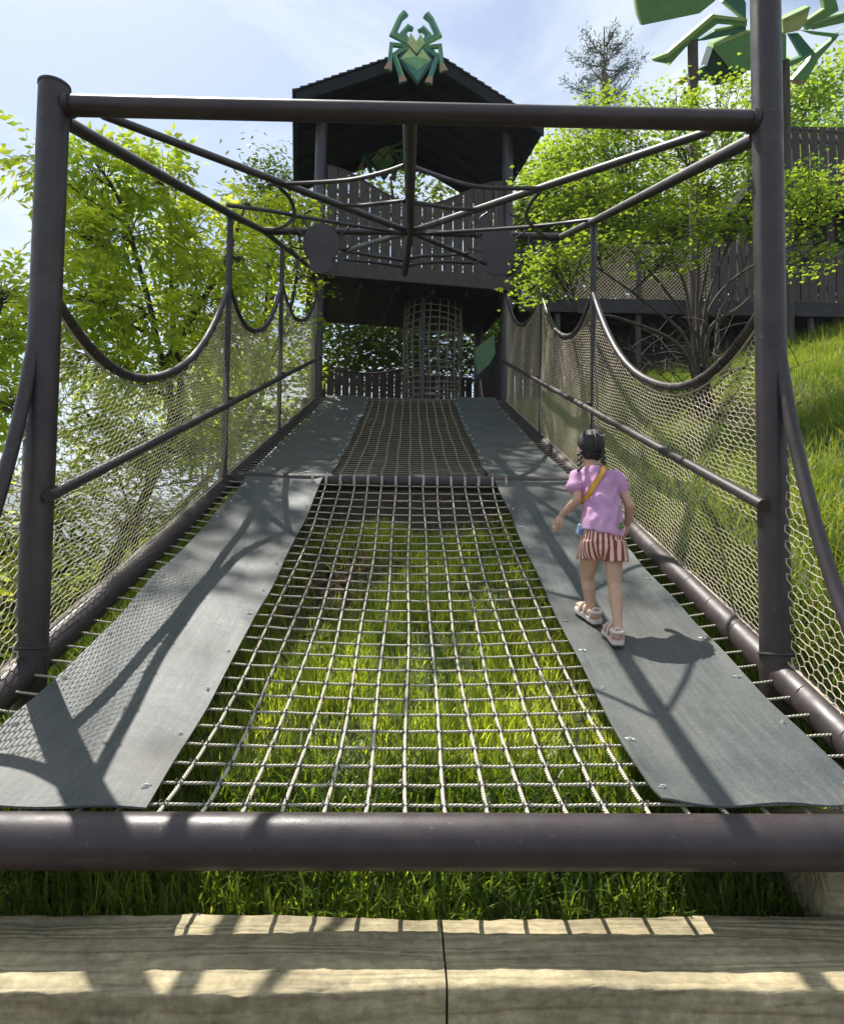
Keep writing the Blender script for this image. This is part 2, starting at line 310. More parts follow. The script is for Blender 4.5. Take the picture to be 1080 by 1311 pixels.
def ground_mat():
    m, t, b = mat('hill_soil')
    tcn = node(t, 'ShaderNodeTexCoord')
    n1 = node(t, 'ShaderNodeTexNoise', Scale=1.1, Detail=8, Roughness=0.7); t.links.new(tcn.outputs['Object'], n1.inputs['Vector'])
    n2 = node(t, 'ShaderNodeTexNoise', Scale=23.0, Detail=6, Roughness=0.7); t.links.new(tcn.outputs['Object'], n2.inputs['Vector'])
    r = node(t, 'ShaderNodeValToRGB'); e = r.color_ramp.elements; e[0].position = 0.35; e[0].color = (0.030, 0.050, 0.012, 1); e[1].position = 0.7; e[1].color = (0.085, 0.110, 0.030, 1)
    t.links.new(n1.outputs['Fac'], r.inputs['Fac'])
    at = node(t, 'ShaderNodeAttribute', attribute_name='rnd')
    r2 = node(t, 'ShaderNodeValToRGB'); e = r2.color_ramp.elements; e[0].position = 0.3; e[0].color = (0.022, 0.015, 0.010, 1); e[1].position = 0.7; e[1].color = (0.095, 0.062, 0.040, 1)
    t.links.new(n2.outputs['Fac'], r2.inputs['Fac'])
    mm = node(t, 'ShaderNodeMixRGB'); t.links.new(at.outputs['Fac'], mm.inputs['Fac']); t.links.new(r.outputs['Color'], mm.inputs['Color1']); t.links.new(r2.outputs['Color'], mm.inputs['Color2'])
    t.links.new(mm.outputs['Color'], b.inputs['Base Color']); b.inputs['Roughness'].default_value = 0.95
    bp = node(t, 'ShaderNodeBump', Strength=0.9, Distance=0.03); t.links.new(n2.outputs['Fac'], bp.inputs['Height']); t.links.new(bp.outputs['Normal'], b.inputs['Normal'])
    return m
SOIL = ground_mat()
GRASS = leaf_mat('grass_blade', (0.125, 0.225, 0.026), (0.42, 0.47, 0.080), 0.58, 0.38, 1.9)
GRASS3 = leaf_mat('coarse_grass_blade', (0.035, 0.085, 0.012), (0.165, 0.235, 0.035), 0.48, 0.38, 1.5)
GRASS2 = leaf_mat('long_grass_blade', (0.050, 0.115, 0.018), (0.225, 0.290, 0.052), 0.48, 0.42, 1.55)
LEAF_ASH = leaf_mat('ash_leaf', (0.170, 0.275, 0.045), (0.40, 0.46, 0.085), 0.68, 0.38, 2.0)
LEAF_YEL = leaf_mat('yellow_green_leaf', (0.150, 0.250, 0.030), (0.37, 0.43, 0.055), 0.62, 0.5, 1.85)
LEAF_MAPLE = leaf_mat('maple_leaf', (0.060, 0.140, 0.024), (0.230, 0.325, 0.050), 0.56, 0.43, 1.75)
LEAF_DARK = leaf_mat('dark_leaf', (0.030, 0.068, 0.014), (0.110, 0.160, 0.032), 0.42, 0.5, 1.3)
LEAF_CEDAR = leaf_mat('cedar_needle', (0.020, 0.038, 0.022), (0.055, 0.080, 0.045), 0.2, 0.6, 1.0)
G_LIGHT = flat_mat('green_paint_light', (0.36, 0.52, 0.19), 0.5)
G_MID = flat_mat('green_paint_mid', (0.15, 0.36, 0.14), 0.5)
G_TEAL = flat_mat('green_paint_teal', (0.055, 0.215, 0.165), 0.5)
G_DARK = flat_mat('green_paint_dark', (0.016, 0.060, 0.045), 0.5)
G_TAN = flat_mat('tan_paint', (0.36, 0.24, 0.15), 0.55)
G_PALE = flat_mat('pale_green_paint', (0.44, 0.52, 0.22), 0.55)

# ------------------------------------------------------------------ terrain
def sstep(a, b, x):
    t = np.clip((x - a) / (b - a), 0, 1); return t * t * (3 - 2 * t)
def ground_z(X, Y):
    X = np.asarray(X, float); Y = np.asarray(Y, float)
    p = np.where(Y < 2.0, 0.0, 0.0)
    p = sstep(1.85, 2.13, Y) * 0.17 + np.clip(Y - 2.1, 0, 12.0) * 0.325 + np.clip(Y - 14.1, 0, 40) * 0.20
    fade = sstep(1.6, 3.2, Y)
    r = (sstep(1.70, 2.15, X) * 0.42 + np.clip(X - 2.0, 0, 12) * 0.27 + np.clip(X - 14, 0, 60) * 0.08) * (0.25 + 0.75 * fade)
    l = -(np.clip(-X - 1.75, 0, 10) * 0.62 + np.clip(-X - 11.75, 0, 60) * 0.45 + np.clip(-X - 70, 0, 200) * 0.15) * (0.35 + 0.65 * fade)
    bump = 0.05 * np.sin(X * 2.1 + Y * 0.7) * np.cos(Y * 1.7 - X) * sstep(2.2, 3.5, Y)
    far = -np.clip(Y - 60, 0, 4000) * 0.02
    return p + r + l + bump + far
xs = np.concatenate([[-2000, -1200, -500, -250, -120, -80, -60], np.arange(-45, -12, 3.0), np.arange(-12, -4, 0.5), np.arange(-4, 8, 0.12), np.arange(8, 16, 0.5), np.arange(16, 45, 3.0), [60, 100, 250, 600, 1200, 2000]])
ys = np.concatenate([[-400, -100, -30, -10, -4, 0, 1.0, 1.5], np.arange(1.7, 2.3, 0.05), np.arange(2.3, 13, 0.14), np.arange(13, 30, 0.8), np.arange(30, 70, 5.0), [90, 150, 300, 600, 1200, 2400]])
gx, gy = np.meshgrid(xs, ys); gz = ground_z(gx, gy)
nx_, ny_ = len(xs), len(ys)
ii, jj = np.meshgrid(np.arange(nx_ - 1), np.arange(ny_ - 1)); a = (jj * nx_ + ii).ravel()
def dirt_amount(X, Y):
    d = sstep(6.0, 6.9, Y + 0.35 * np.sin(X * 3.1) - 0.35 * X) * sstep(1.9, 1.2, X) * sstep(-2.6, -1.6, X)
    d = np.maximum(d, np.exp(-((X + 0.62) ** 2 / 0.22 + (Y - 5.2) ** 2 / 0.55)))
    d = np.maximum(d, np.exp(-((X - 3.9) ** 2 / 2.2 + (Y - 8.6) ** 2 / 1.4)))
    return np.maximum(d, sstep(1.9, 1.7, Y))
gr = mesh_np('ground', np.stack([gx, gy, gz], -1).reshape(-1, 3), np.stack([a, a + 1, a + 1 + nx_, a + nx_], 1), SOIL, rnd=dirt_amount(gx, gy).ravel(), smooth=True)
tag(gr, kind='structure')

# distant ridge across the valley on the left
def ridge(name, x0, x1, y, zb, zt, seed, m):
    r2 = np.random.default_rng(seed); n = 140; X = np.linspace(x0, x1, n); V = []; Fc = []
    prof = sum(np.sin(X / w * 2 * math.pi + p) * am for w, p, am in [(900, r2.uniform(0, 6), 0.5), (370, r2.uniform(0, 6), 0.28), (130, r2.uniform(0, 6), 0.12), (40, 1, 0.05)])
    top = zt + prof * (zt - zb) * 0.28
    rows = 9
    for k in range(rows):
        f = k / (rows - 1)
        z = zb + (top - zb) * f + r2.normal(0, 2.0, n) * (f > 0)
        V.append(np.stack([X, y + f * (top - zb) * 2.0 + r2.normal(0, 8, n), z], -1))
    V = np.concatenate(V); ii, jj = np.meshgrid(np.arange(n - 1), np.arange(rows - 1)); a = (jj * n + ii).ravel()
    o = mesh_np(name, V, np.stack([a, a + 1, a + 1 + n, a + n], 1), m, smooth=False); tag(o, kind='structure'); return o
FOREST = noise_mat('far_forest', (0.025, 0.045, 0.018), (0.06, 0.085, 0.03), 0.05, 0.95, None, 0.0)
ridge('hills', -1900, 900, 900, -120, 105, 3, FOREST)

# ------------------------------------------------------------------ ramp geometry
def ramp_z(Y): return 0.655 + 0.355 * (Y - 2.10)
Y0, Y1, Y2 = 2.10, 6.25, 12.05
def net_z(X, Y):
    if Y <= Y1:
        t = (Y - Y0) / (Y1 - Y0); s = 0.20
    else:
        t = (Y - Y1) / (Y2 - Y1); s = 0.12
    t = min(max(t, 0), 1)
    return ramp_z(Y) - s * (1 - abs(2 * t - 1) ** 3) * (1 - 0.65 * min(abs(X) / 1.7, 1) ** 2)
XP = 1.71          # side tubes

# ------------------------------------------------------------------ foreground: cast concrete sleepers
def sleeper(name, x0, x1, y0, y1, z0, z1, label, seed):
    r2 = np.random.default_rng(seed); nx = int((x1 - x0) / 0.03)
    prof = []                                               # profile round the section (y,z), rounded top edges
    for k in range(6): a = k / 5 * math.pi / 2; prof.append((y0 + 0.018 - 0.018 * math.cos(a), z1 - 0.018 + 0.018 * math.sin(a)))
    for k in range(1, 12): prof.append((y0 + 0.018 + (y1 - y0 - 0.036) * k / 12, z1))
    for k in range(6): a = math.pi / 2 - k / 5 * math.pi / 2; prof.append((y1 - 0.018 + 0.018 * math.cos(a), z1 - 0.018 + 0.018 * math.sin(a)))
    prof = [(y0, z0), (y0, z0 + (z1 - z0) * 0.5), (y0, z1 - 0.05)] + prof + [(y1, z1 - 0.06), (y1, z0)]
    mp_ = len(prof); V = []
    for i in range(nx + 1):
        x = x0 + (x1 - x0) * i / nx
        e = 0.008 * math.sin(x * 2.3 + seed) + 0.005 * math.sin(x * 7.1 + seed * 2) + 0.003 * math.sin(x * 23 + seed) + 0.0025 * math.sin(x * 51)
        for k, (y, z) in enumerate(prof):
            top = z > z1 - 0.03
            V.append((x, y + (e if y < (y0 + y1) / 2 else -e * 0.7) * (1 if z > z0 + 0.02 else 0) + r2.normal(0, 0.0012),
                      z + (0.004 * math.sin(x * 3 + y * 31) + r2.normal(0, 0.0011) + 0.003 * math.sin(y * 90 + math.sin(x * 2.2) * 3) if top else 0)))
    fs = []
    for i in range(nx):
        for k in range(mp_ - 1):
            a = i * mp_ + k; fs.append([a, a + mp_, a + mp_ + 1, a + 1])
    fs.append(list(range(mp_))); fs.append([nx * mp_ + k for k in range(mp_)][::-1])
    m = MB().add(V, fs); o = m.build(name, SLEEPER, None, True, 60); tag(o, label, 'sleeper')
    return o
PZ = 0.34
sleeper('concrete_sleeper', -2.6, 0.112, 1.80, 2.146, -0.05, PZ, 'weathered tan concrete sleeper with timber grain and no knot rings, ending at the joint', 1)
sleeper('concrete_sleeper', 0.118, 2.6, 1.804, 2.15, -0.05, PZ - 0.003, 'weathered tan concrete sleeper with knot rings, butting against the rough stone block', 2)
import bmesh
def stone_block(name, c, size, m, seed, label, cat):
    bm = bmesh.new(); bmesh.ops.create_cube(bm, size=1.0); bmesh.ops.subdivide_edges(bm, edges=list(bm.edges), cuts=7, use_grid_fill=True)
    r2 = random.Random(seed)
    for v in bm.verts:
        p = v.co; q = Vector((p.x * size[0], p.y * size[1], p.z * size[2]))
        d = Vector((abs(p.x) * 2, abs(p.y) * 2, abs(p.z) * 2)); k = sorted([d.x, d.y, d.z])[1]
        q *= 1 - 0.05 * max(0, k - 0.7) / 0.3
        v.co = q + Vector((r2.uniform(-1, 1), r2.uniform(-1, 1), r2.uniform(-1, 1))) * 0.006
    me = bpy.data.meshes.new(name); bm.to_mesh(me); bm.free(); me.materials.append(m)
    me.polygons.foreach_set('use_smooth', np.ones(len(me.polygons), dtype=bool))
    o = obj(name, me); o.location = c; return tag(o, label, cat)
stone_block('stone_block', (1.60, 2.37, 0.20), (0.5, 0.42, 0.66), SLEEPER, 5, 'rough brown stone block standing behind the sleeper under the thick front tube', 'stone block')

# ------------------------------------------------------------------ climbing frame
FR = thing('climbing_frame', 'brown painted steel tube frame carrying the rope ramp, with scalloped side rails and web canopy', 'climbing frame', (0, 3.05, 0))
FRm = Matrix.Translation((0, -3.05, 0))
def fpart(mb, name, parent=FR, m=STEEL, smooth=True, label=None):
    o = mb.build(name, m, parent, smooth)
    if parent is FR: o.matrix_parent_inverse = FRm
    if label: o['label'] = label
    return o
def ftube(name, pts, r, n=14, **k): return fpart(MB().tube(pts, r, n), name, **k)
ZB = 0.596
fb = ftube('front_beam', [(-2.2, 2.08, ZB), (2.2, 2.08, ZB)], 0.081, 28)
ct = ftube('cross_tube', [(-XP + 0.03, Y1, ramp_z(Y1) - 0.035), (XP - 0.03, Y1, ramp_z(Y1) - 0.035)], 0.076, 20)
ftube('cross_tube', [(-XP + 0.03, Y2 + 0.05, ramp_z(Y2) - 0.06), (XP - 0.03, Y2 + 0.05, ramp_z(Y2) - 0.06)], 0.076, 16)
POSTR = 0.068
for s in (-1, 1):
    top = 3.63 if s < 0 else 5.0
    pst = ftube('post', [(s * 1.69, 3.05, float(ground_z(s * 1.69, 3.05)) - 0.15), (s * 1.69, 3.05, top)], POSTR, 28)
    fpart(MB().tube([(s * 1.69, 3.05, top), (s * 1.69, 3.05, top + 0.012), (s * 1.69, 3.05, top + 0.02)], [POSTR + 0.003, POSTR + 0.003, POSTR - 0.02], 28), 'end_cap', pst)
    # side tube in three lengths joined by sleeves: front corner to tower
    st = ftube('side_tube', [(s * XP, 2.08, ramp_z(2.08) - 0.06), (s * XP, Y2 + 0.1, ramp_z(Y2 + 0.1) - 0.06)], 0.076, 20)
    # canopy rail along the side, parallel to the ramp
    k1 = (s * 1.70, 7.45, 5.07)
    ftube('canopy_rail', [(s * 1.69, 3.06, 3.50), (s * 1.70, 6.0, 4.54), k1], 0.034, 14)
    ftube('canopy_rail', [k1, (s * 1.71, 8.6, 5.42), (s * 1.72, 11.7, 6.38)], 0.032, 12)
    # fence posts standing on the side tube
    for Yp, r in ((6.12, 0.030), (8.6, 0.030)):
        zt = 4.58 if Yp < 7 else 5.42
        ftube('fence_post', [(s * XP, Yp, ramp_z(Yp)), (s * XP, Yp, zt)], r, 12)
ftube('top_beam', [(-1.63, 3.05, 3.545), (1.63, 3.05, 3.550)], 0.047, 20)
for s in (-1, 1):
    ftube('beam_collar', [(s * 1.635, 3.05, 3.548), (s * 1.605, 3.05, 3.548)], 0.056, 20)
def CAN(x, y):          # pixel to the sloped canopy sheet
    o = Vector((0, 0, CZ)); d = ray(x, y)
    def hit(p, s):
        n = Vector((0, -s, 1)); return o + d * ((Vector(p) - o).dot(n) / d.dot(n))
    q = hit((0, 3.05, 3.55), 0.347)
    if q.y > 7.45 or q.y < 0: q = hit((0, 7.45, 5.077), 0.318)
    if q.y > 12.0 or q.y < 0: q = PY(x, y, 12.0)
    return q
ftube('canopy_cross_tube', [(-1.70, 7.45, 5.07), (0, 7.45, 5.09), (1.70, 7.45, 5.07)], [0.042, 0.032, 0.042], 14)
cc = Vector((-0.03, 7.42, 5.08))
ftube('canopy_pole', [(-0.02, 3.08, 3.55), (-0.03, 7.42, 5.09), PY(518, 350, 11.75)], [0.036, 0.047, 0.056], 14)
for (x, y, r0, r1) in ((132, 147, 0.022, 0.034), (908, 168, 0.022, 0.034)):
    p = CAN(x, y); p.y = max(p.y, 3.1); ftube('canopy_strut', [p, p.lerp(cc, 0.5), cc], [r0, (r0 + r1) / 2, r1], 12)
for (x, y) in ((436, 323), (654, 351)):
    p = CAN(x, y); ftube('canopy_strut', [cc, p], [0.030, 0.034], 10)
WEB = [[(290, 263), (345, 270), (400, 280), (500, 296)], [(772, 279), (700, 288), (640, 293), (545, 299)],
       [(345, 236), (400, 234), (450, 230), (490, 221), (517, 212)], [(690, 241), (640, 241), (600, 237), (560, 225), (525, 212)],
       [(430, 262), (460, 263), (490, 260), (518, 257)], [(612, 268), (580, 267), (550, 262), (524, 258)],
       [(357, 239), (372, 256), (376, 275), (366, 288), (348, 295)], [(690, 246), (678, 262), (674, 280), (690, 298), (706, 308)],
       [(437, 320), (470, 326), (500, 331), (516, 334)], [(600, 324), (570, 327), (540, 328), (520, 332)],
       [(437, 332), (480, 336), (516, 342)], [(610, 337), (570, 335), (540, 337), (520, 341)],
       [(655, 345), (664, 331), (690, 331)], [(375, 348), (380, 334), (372, 318)]]
for w in WEB:
    pts = cat([CAN(*q) for q in w], 5); ftube('web_thread', pts, [0.0020 * p.y + 0.006 for p in pts], 8)
# hanging spider plates under the canopy, with their rods and bent legs
for (cxp, cyp, fl) in ((411, 311, 1), (637, 314, -1)):
    Yq = 7.30; c = PY(cxp, cyp, Yq); sc = Yq / F
    outline = []
    for k in range(40):
        a = 2 * math.pi * k / 40
        rx = 23 * (1 + 0.04 * math.sin(5 * a)); ry = 27
        yy = math.sin(a) * ry; xx = math.cos(a) * rx * (1.0 + 0.10 * (yy < 0))
        outline.append(c + Vector((xx * sc, 0, yy * sc)))
    pl = MB().prism(outline, (0, 0.014, 0)); hd = []
    plate = fpart(pl, 'spider_plate', smooth=False, label='dark round spider plate hanging from the canopy cross tube')
    hdc = c + Vector((0, -0.002, -30 * sc))
    hm = MB().prism([hdc + Vector((math.cos(a) * 15 * sc, 0, math.sin(a) * 11 * sc)) for a in [2 * math.pi * k / 16 for k in range(16)]], (0, 0.018, 0))
    fpart(hm, 'spider_head', plate)
    rod = MB().tube([c + Vector((0, 0.02, 0)), c + Vector((2 * sc * fl, 0.02, 75 * sc))], 0.010, 8)
    fpart(rod, 'hanging_rod', plate)
    for side in (-1, 1):
        for (x0, y0, x1, y1, x2, y2) in ((15, 18, 24, 33, 14, 42), (20, 8, 36, 20, 32, 36), (20, -8, 38, -6, 40, 10), (15, -18, 30, -26, 26, -38)):
            lg = MB().tube(cat([c + Vector((side * x0 * sc, 0.007, y0 * sc)), c + Vector((side * x1 * sc, -0.02, y1 * sc)), c + Vector((side * x2 * sc, -0.03, y2 * sc))], 4), 0.011, 7)
            fpart(lg, 'spider_leg', plate)
# scalloped top rails
SC = {}
def scallop(y0, z0, y1, z1, d, ex=2.3):
    def f(Y):
        t = min(max((Y - y0) / (y1 - y0), 0), 1); return z0 + (z1 - z0) * t - d * (1 - abs(2 * t - 1) ** ex)
    return f
SPANS = [(3.12, 2.69, 6.12, 3.90, 0.62), (6.12, 3.90, 8.6, 4.92, 0.52), (8.6, 4.92, 11.75, 6.05, 0.52)]
for s in (-1, 1):
    for q in SPANS:
        f = scallop(*q); pts = [(s * XP, q[0] + (q[2] - q[0]) * t, f(q[0] + (q[2] - q[0]) * t)) for t in [(1 - math.cos(math.pi * k / 26)) / 2 for k in range(27)]]
        ftube('scalloped_rail', pts, 0.027, 12)
        e = [Vector(p) for p in pts]; zz = MB()
        for k in range(3, 24, 2): zz.tube([e[k] + Vector((0, 0, 0.03)), e[k] + Vector((0, 0, -0.055))], 0.010, 6)
    # front wing rail curving down to the front corner
    pts = cat([(s * XP, 3.05 - POSTR * 0.3, 2.50), (s * XP, 2.98, 2.28), (s * XP, 2.90, 1.98), (s * XP, 2.76, 1.60), (s * XP, 2.60, 1.27), (s * XP, 2.40, 0.98), (s * XP, 2.12, 0.74)], 6)
    ftube('wing_rail', pts, 0.029, 14)
    # handrail inside the side net
    h0 = (s * 1.60, 2.97, 1.70); h1 = (s * 1.60, 11.7, ramp_z(11.7) + 0.77)
    hr = ftube('handrail', [h0, (s * 1.60, 3.0, 1.70 + 0.01), h1], 0.027, 14)
    for Yb in (3.05, 6.12, 8.6):
        z = 1.70 + (h1[2] - h0[2]) * (Yb - 2.97) / (h1[1] - h0[1])
        b = MB().tube([(s * 1.60, Yb, z), (s * (XP - 0.01), Yb, z + 0.012)], 0.017, 8)
        fpart(b, 'bracket', hr)
def bead(c, axis, r, w=0.007):
    c = Vector(c); axis = Vector(axis).normalized(); u_ = axis.orthogonal().normalized(); v_ = axis.cross(u_)
    fpart(MB().tube([c + (u_ * math.cos(t) + v_ * math.sin(t)) * (r + random.uniform(-.001, .001)) for t in [2 * math.pi * j / 28 for j in range(29)]], w, 6, cap=False), 'weld_bead')
for s in (-1, 1):
    bead((s * 1.69, 3.05, ramp_z(3.05) + 0.03), (0, 0.1, 1), POSTR + 0.003); bead((s * 1.69, 3.135, 3.53), (0, 1, 0.35), 0.038)
    for Yp, zt in ((6.12, 4.545), (8.6, 5.395)):
        bead((s * XP, Yp, ramp_z(Yp) + 0.035), (0, 0.1, 1), 0.031, 0.005); bead((s * XP, Yp, zt), (0, 0.1, 1), 0.031, 0.005)
    bead((s * XP, 2.17, ramp_z(2.17) - 0.055), (0, 1, 0.355), 0.079)
    bead((s * 1.635, Y1, ramp_z(Y1) - 0.035), (1, 0, 0), 0.078)
# tie ring lugs on the tubes (short black straps that lace net to tube)
for s in (-1, 1):
    ties = MB()
    for k in range(34):
        Yk = 2.25 + k * 0.285
        c = Vector((s * XP, Yk, ramp_z(Yk) - 0.06)); ring = []
        for j in range(13):
            a = R(35 + 110 * j / 12)
            ring.append(c + Vector((math.cos(a) * 0.078, 0, math.sin(a) * 0.078)))
        ties.tube(ring, 0.0035, 5)
    tag(fpart(ties, 'net_ties', m=KNOT), kind='stuff')

# ------------------------------------------------------------------ hexagonal safety nets
def hex_panel(s, ya, yb, zlow, ztop, name, parent, w=0.062, rad=0.0021, seed=0, asp=0.29):
    r2 = np.random.default_rng(seed); a_ = w * asp
    ni = int((yb - ya) / w) + 4; nj = int(1.9 / (1.5 * a_))
    E = []; P = {}
    hx = w / 2
    def pos(i2, j, b):      # i2 in half widths
        y = ya - w + i2 * hx; v = j * 1.5 * a_ + (a_ if b else 0)
        return y, v
    segs = []
    for j in range(nj):
        for i in range(ni):
            i2 = 2 * i + (j % 2)
            A = pos(i2, j, 0); B = pos(i2, j, 1)
            segs.append((A, B)); segs.append((B, pos(i2 + 1, j + 1, 0))); segs.append((B, pos(i2 - 1, j + 1, 0)))
    S = np.array(segs); Yv = S[:, :, 0]; Vv = S[:, :, 1]
    zl = np.vectorize(zlow)(Yv); zt = np.vectorize(ztop)(Yv); Z = zl + Vv
    # follow the hanging edge a little: compress rows towards the top curve
    ok = ((Z <= zt) & (Yv >= ya) & (Yv <= yb)).all(1)
    Yv, Vv, Z = Yv[ok], Vv[ok], Z[ok]
    Xo = s * (XP - 0.004) + 0.018 * np.sin(Yv * 2.3 + seed) * np.sin(Vv * 3.0) + 0.008 * np.sin(Yv * 7 + Vv * 5)
    jit = lambda q, k: 0.005 * np.sin(q * 40 + k) 
    Yj = Yv + 0.006 * np.sin(Vv * 9 + Yv * 3) + 0.004 * np.sin(Vv * 57 + Yv * 71); Zj = Z + 0.010 * np.sin(Yv * 6 + Vv * 2) + 0.004 * np.sin(Yv * 83 + Vv * 47)
    A = np.stack([Xo[:, 0], Yj[:, 0], Zj[:, 0]], -1); B = np.stack([Xo[:, 1], Yj[:, 1], Zj[:, 1]], -1)
    d = B - A; d /= np.linalg.norm(d, axis=1, keepdims=True); u = np.tile([1.0, 0, 0], (len(d), 1)); v = np.cross(d, u); v /= np.linalg.norm(v, axis=1, keepdims=True)
    V = []
    for k in range(4):
        an = math.pi / 2 * k + 0.78; o = u * math.cos(an) * rad + v * math.sin(an) * rad
        V += [A + o - d * rad, B + o + d * rad]
    V = np.stack(V, 1).reshape(-1, 3); n = len(A); base = np.arange(n)[:, None] * 8
    Fq = np.concatenate([base + np.array([[2 * k, 2 * ((k + 1) % 4), 2 * ((k + 1) % 4) + 1, 2 * k + 1]]) for k in range(4)], 0)
    o = mesh_np(name, V, Fq, CORD, parent); o['kind'] = 'stuff'; return o
for s, lab in ((-1, 'tan hexagonal safety net laced under scalloped rails, dark against the trees'),
               (1, 'cream hexagonal safety net laced under scalloped rails beside the grassy bank')):
    SN = thing('safety_net', lab, 'safety net', (s * XP, 3.05, 0)); inv = Matrix.Translation((-s * XP, -3.05, 0))
    zl = lambda Y: ramp_z(Y) + 0.005
    for i, q in enumerate(SPANS):
        f = scallop(*q)
        hex_panel(s, q[0] + 0.03, q[2], zl, lambda Y, f=f: f(Y) - 0.045, 'net_panel', SN, seed=i + (3 if s > 0 else 0)).matrix_parent_inverse = inv
        e = MB().tube([(s * (XP - 0.003), q[0] + (q[2] - q[0]) * k / 40, f(q[0] + (q[2] - q[0]) * k / 40) - 0.05) for k in range(41)], 0.006, 6)
        o = e.build('edge_rope', EDGECORD, SN, True); o.matrix_parent_inverse = inv
        lc = MB()
        for k in range(1, 13):
            Yk = q[0] + (q[2] - q[0]) * (k + random.uniform(-0.25, 0.25)) / 13; c = Vector((s * XP, Yk, f(Yk)))
            lc.tube([c + Vector((math.cos(t) * 0.031, 0, math.sin(t) * 0.034 - 0.008)) for t in [2 * math.pi * j / 10 for j in range(11)]], 0.0042, 5)
        o = lc.build('lacing', KNOT, SN, True); o.matrix_parent_inverse = inv; o['kind'] = 'stuff'
    wing = [(3.05, 2.50), (2.98, 2.28), (2.90, 1.98), (2.76, 1.60), (2.60, 1.27), (2.40, 0.98), (2.12, 0.74)][::-1]
    wy = [p[0] for p in wing]; wz = [p[1] for p in wing]
    hex_panel(s, 2.16, 2.99, zl, lambda Y: float(np.interp(Y, wy, wz)) - 0.035, 'net_panel', SN, w=0.064, rad=0.0025, seed=9, asp=0.38).matrix_parent_inverse = inv
    o = MB().tube([(s * XP, 2.12 + k * 0.05, ramp_z(2.12 + k * 0.05) + 0.022) for k in range(196)], 0.006, 5).build('edge_rope', EDGECORD, SN, True); o.matrix_parent_inverse = inv

# ------------------------------------------------------------------ rope nets
def rope_net(label, ya, yb, nrow, nlong, r_row, r_long, m, knots, xl):
    NT = thing('rope_net', label, 'rope net', (0, ya, 0)); inv = Matrix.Translation((0, -ya, 0))
    def jit(i, x): return 0.003 * math.sin(i * 12.9 + x * 2.1) + 0.002 * math.sin(i * 4.1 - x * 5)
    longs = [xl * (-1 + 2 * k / (nlong - 1)) for k in range(nlong)]
    rows = [ya + (yb - ya) * (k + 0.55) / (nrow + 0.1) for k in range(nrow)]
    for j, x in enumerate(longs):
        if abs(x) > 1.52: continue
        pts = []
        for k in range(49):
            Y = ya + (yb - ya) * k / 48; pts.append((x + 0.006 * math.sin(Y * 3 + j * 1.7), Y, net_z(x, Y) + 0.002 * math.sin(k * 2.1 + j)))
        pts[0] = (x, ya - 0.03, net_z(x, ya) + 0.0); o = MB().tube(pts, r_long, 7).build('rope', m, NT, True, 80); o.matrix_parent_inverse = inv
    for i, Yr in enumerate(rows):
        pts = []
        for k in range(41):
            x = -1.66 + 3.32 * k / 40; Y = Yr + jit(i, x); sag = 0.0015 * math.sin(x * 47 + i)
            pts.append((x, Y, net_z(x, Y) + r_long * 0.9 + sag))
        o = MB().tube(pts, r_row, 7).build('rope', m, NT, True, 80); o.matrix_parent_inverse = inv
    kb = MB(); inner = [x for x in longs if abs(x) < 0.86]
    for i, Yr in enumerate(rows):
        for x in inner:
            Y = Yr + jit(i, x); z = net_z(x, Y) + r_long * 0.5; c = Vector((x + 0.006 * math.sin(Y * 3 + longs.index(x) * 1.7), Y, z))
            if knots == 2:
                for d in (-0.009, 0.009):
                    kb.tube([c + Vector((d + random.uniform(-.003, .003), math.cos(t) * 0.013, math.sin(t) * 0.014 + 0.003)) for t in [2 * math.pi * j / 8 for j in range(9)]], 0.0026, 4, cap=False)
                if random.random() < 0.6:
                    kb.tube([c + Vector((0.008, 0, 0.014)), c + Vector((0.010 + random.uniform(-.006, .006), 0.004, 0.032))], 0.0018, 4)
            else: kb.box(c + Vector((0, 0, 0.004)), (0.026, 0.020, 0.020))
    o = kb.build('knots', KNOT if knots == 2 else m, NT); o.matrix_parent_inverse = inv; o['kind'] = 'stuff'
    ends = MB()
    for x in longs:
        if abs(x) > 0.9: continue
        if knots == 2:
            c = Vector((x, yb, ramp_z(yb) - 0.035))
            ends.tube([c + Vector((0, -math.cos(a) * 0.083, math.sin(a) * 0.083)) for a in [R(-15 + 75 * j / 6) for j in range(7)]], 0.011, 7)
    if ends.v:
        o = ends.build('rope_ends', m, NT, True); o.matrix_parent_inverse = inv; o['kind'] = 'stuff'
rope_net('lower climbing net of pale laid rope over sunlit grass, between the two long rubber mats', Y0, Y1 - 0.07, 30, 27, 0.0056, 0.0070, ROPE, 2, 1.66)
rope_net('upper climbing net of darker rope over bare soil, leading to the tower', Y1 + 0.10, Y2, 44, 25, 0.0065, 0.0075, ROPE_UP, 1, 1.64)

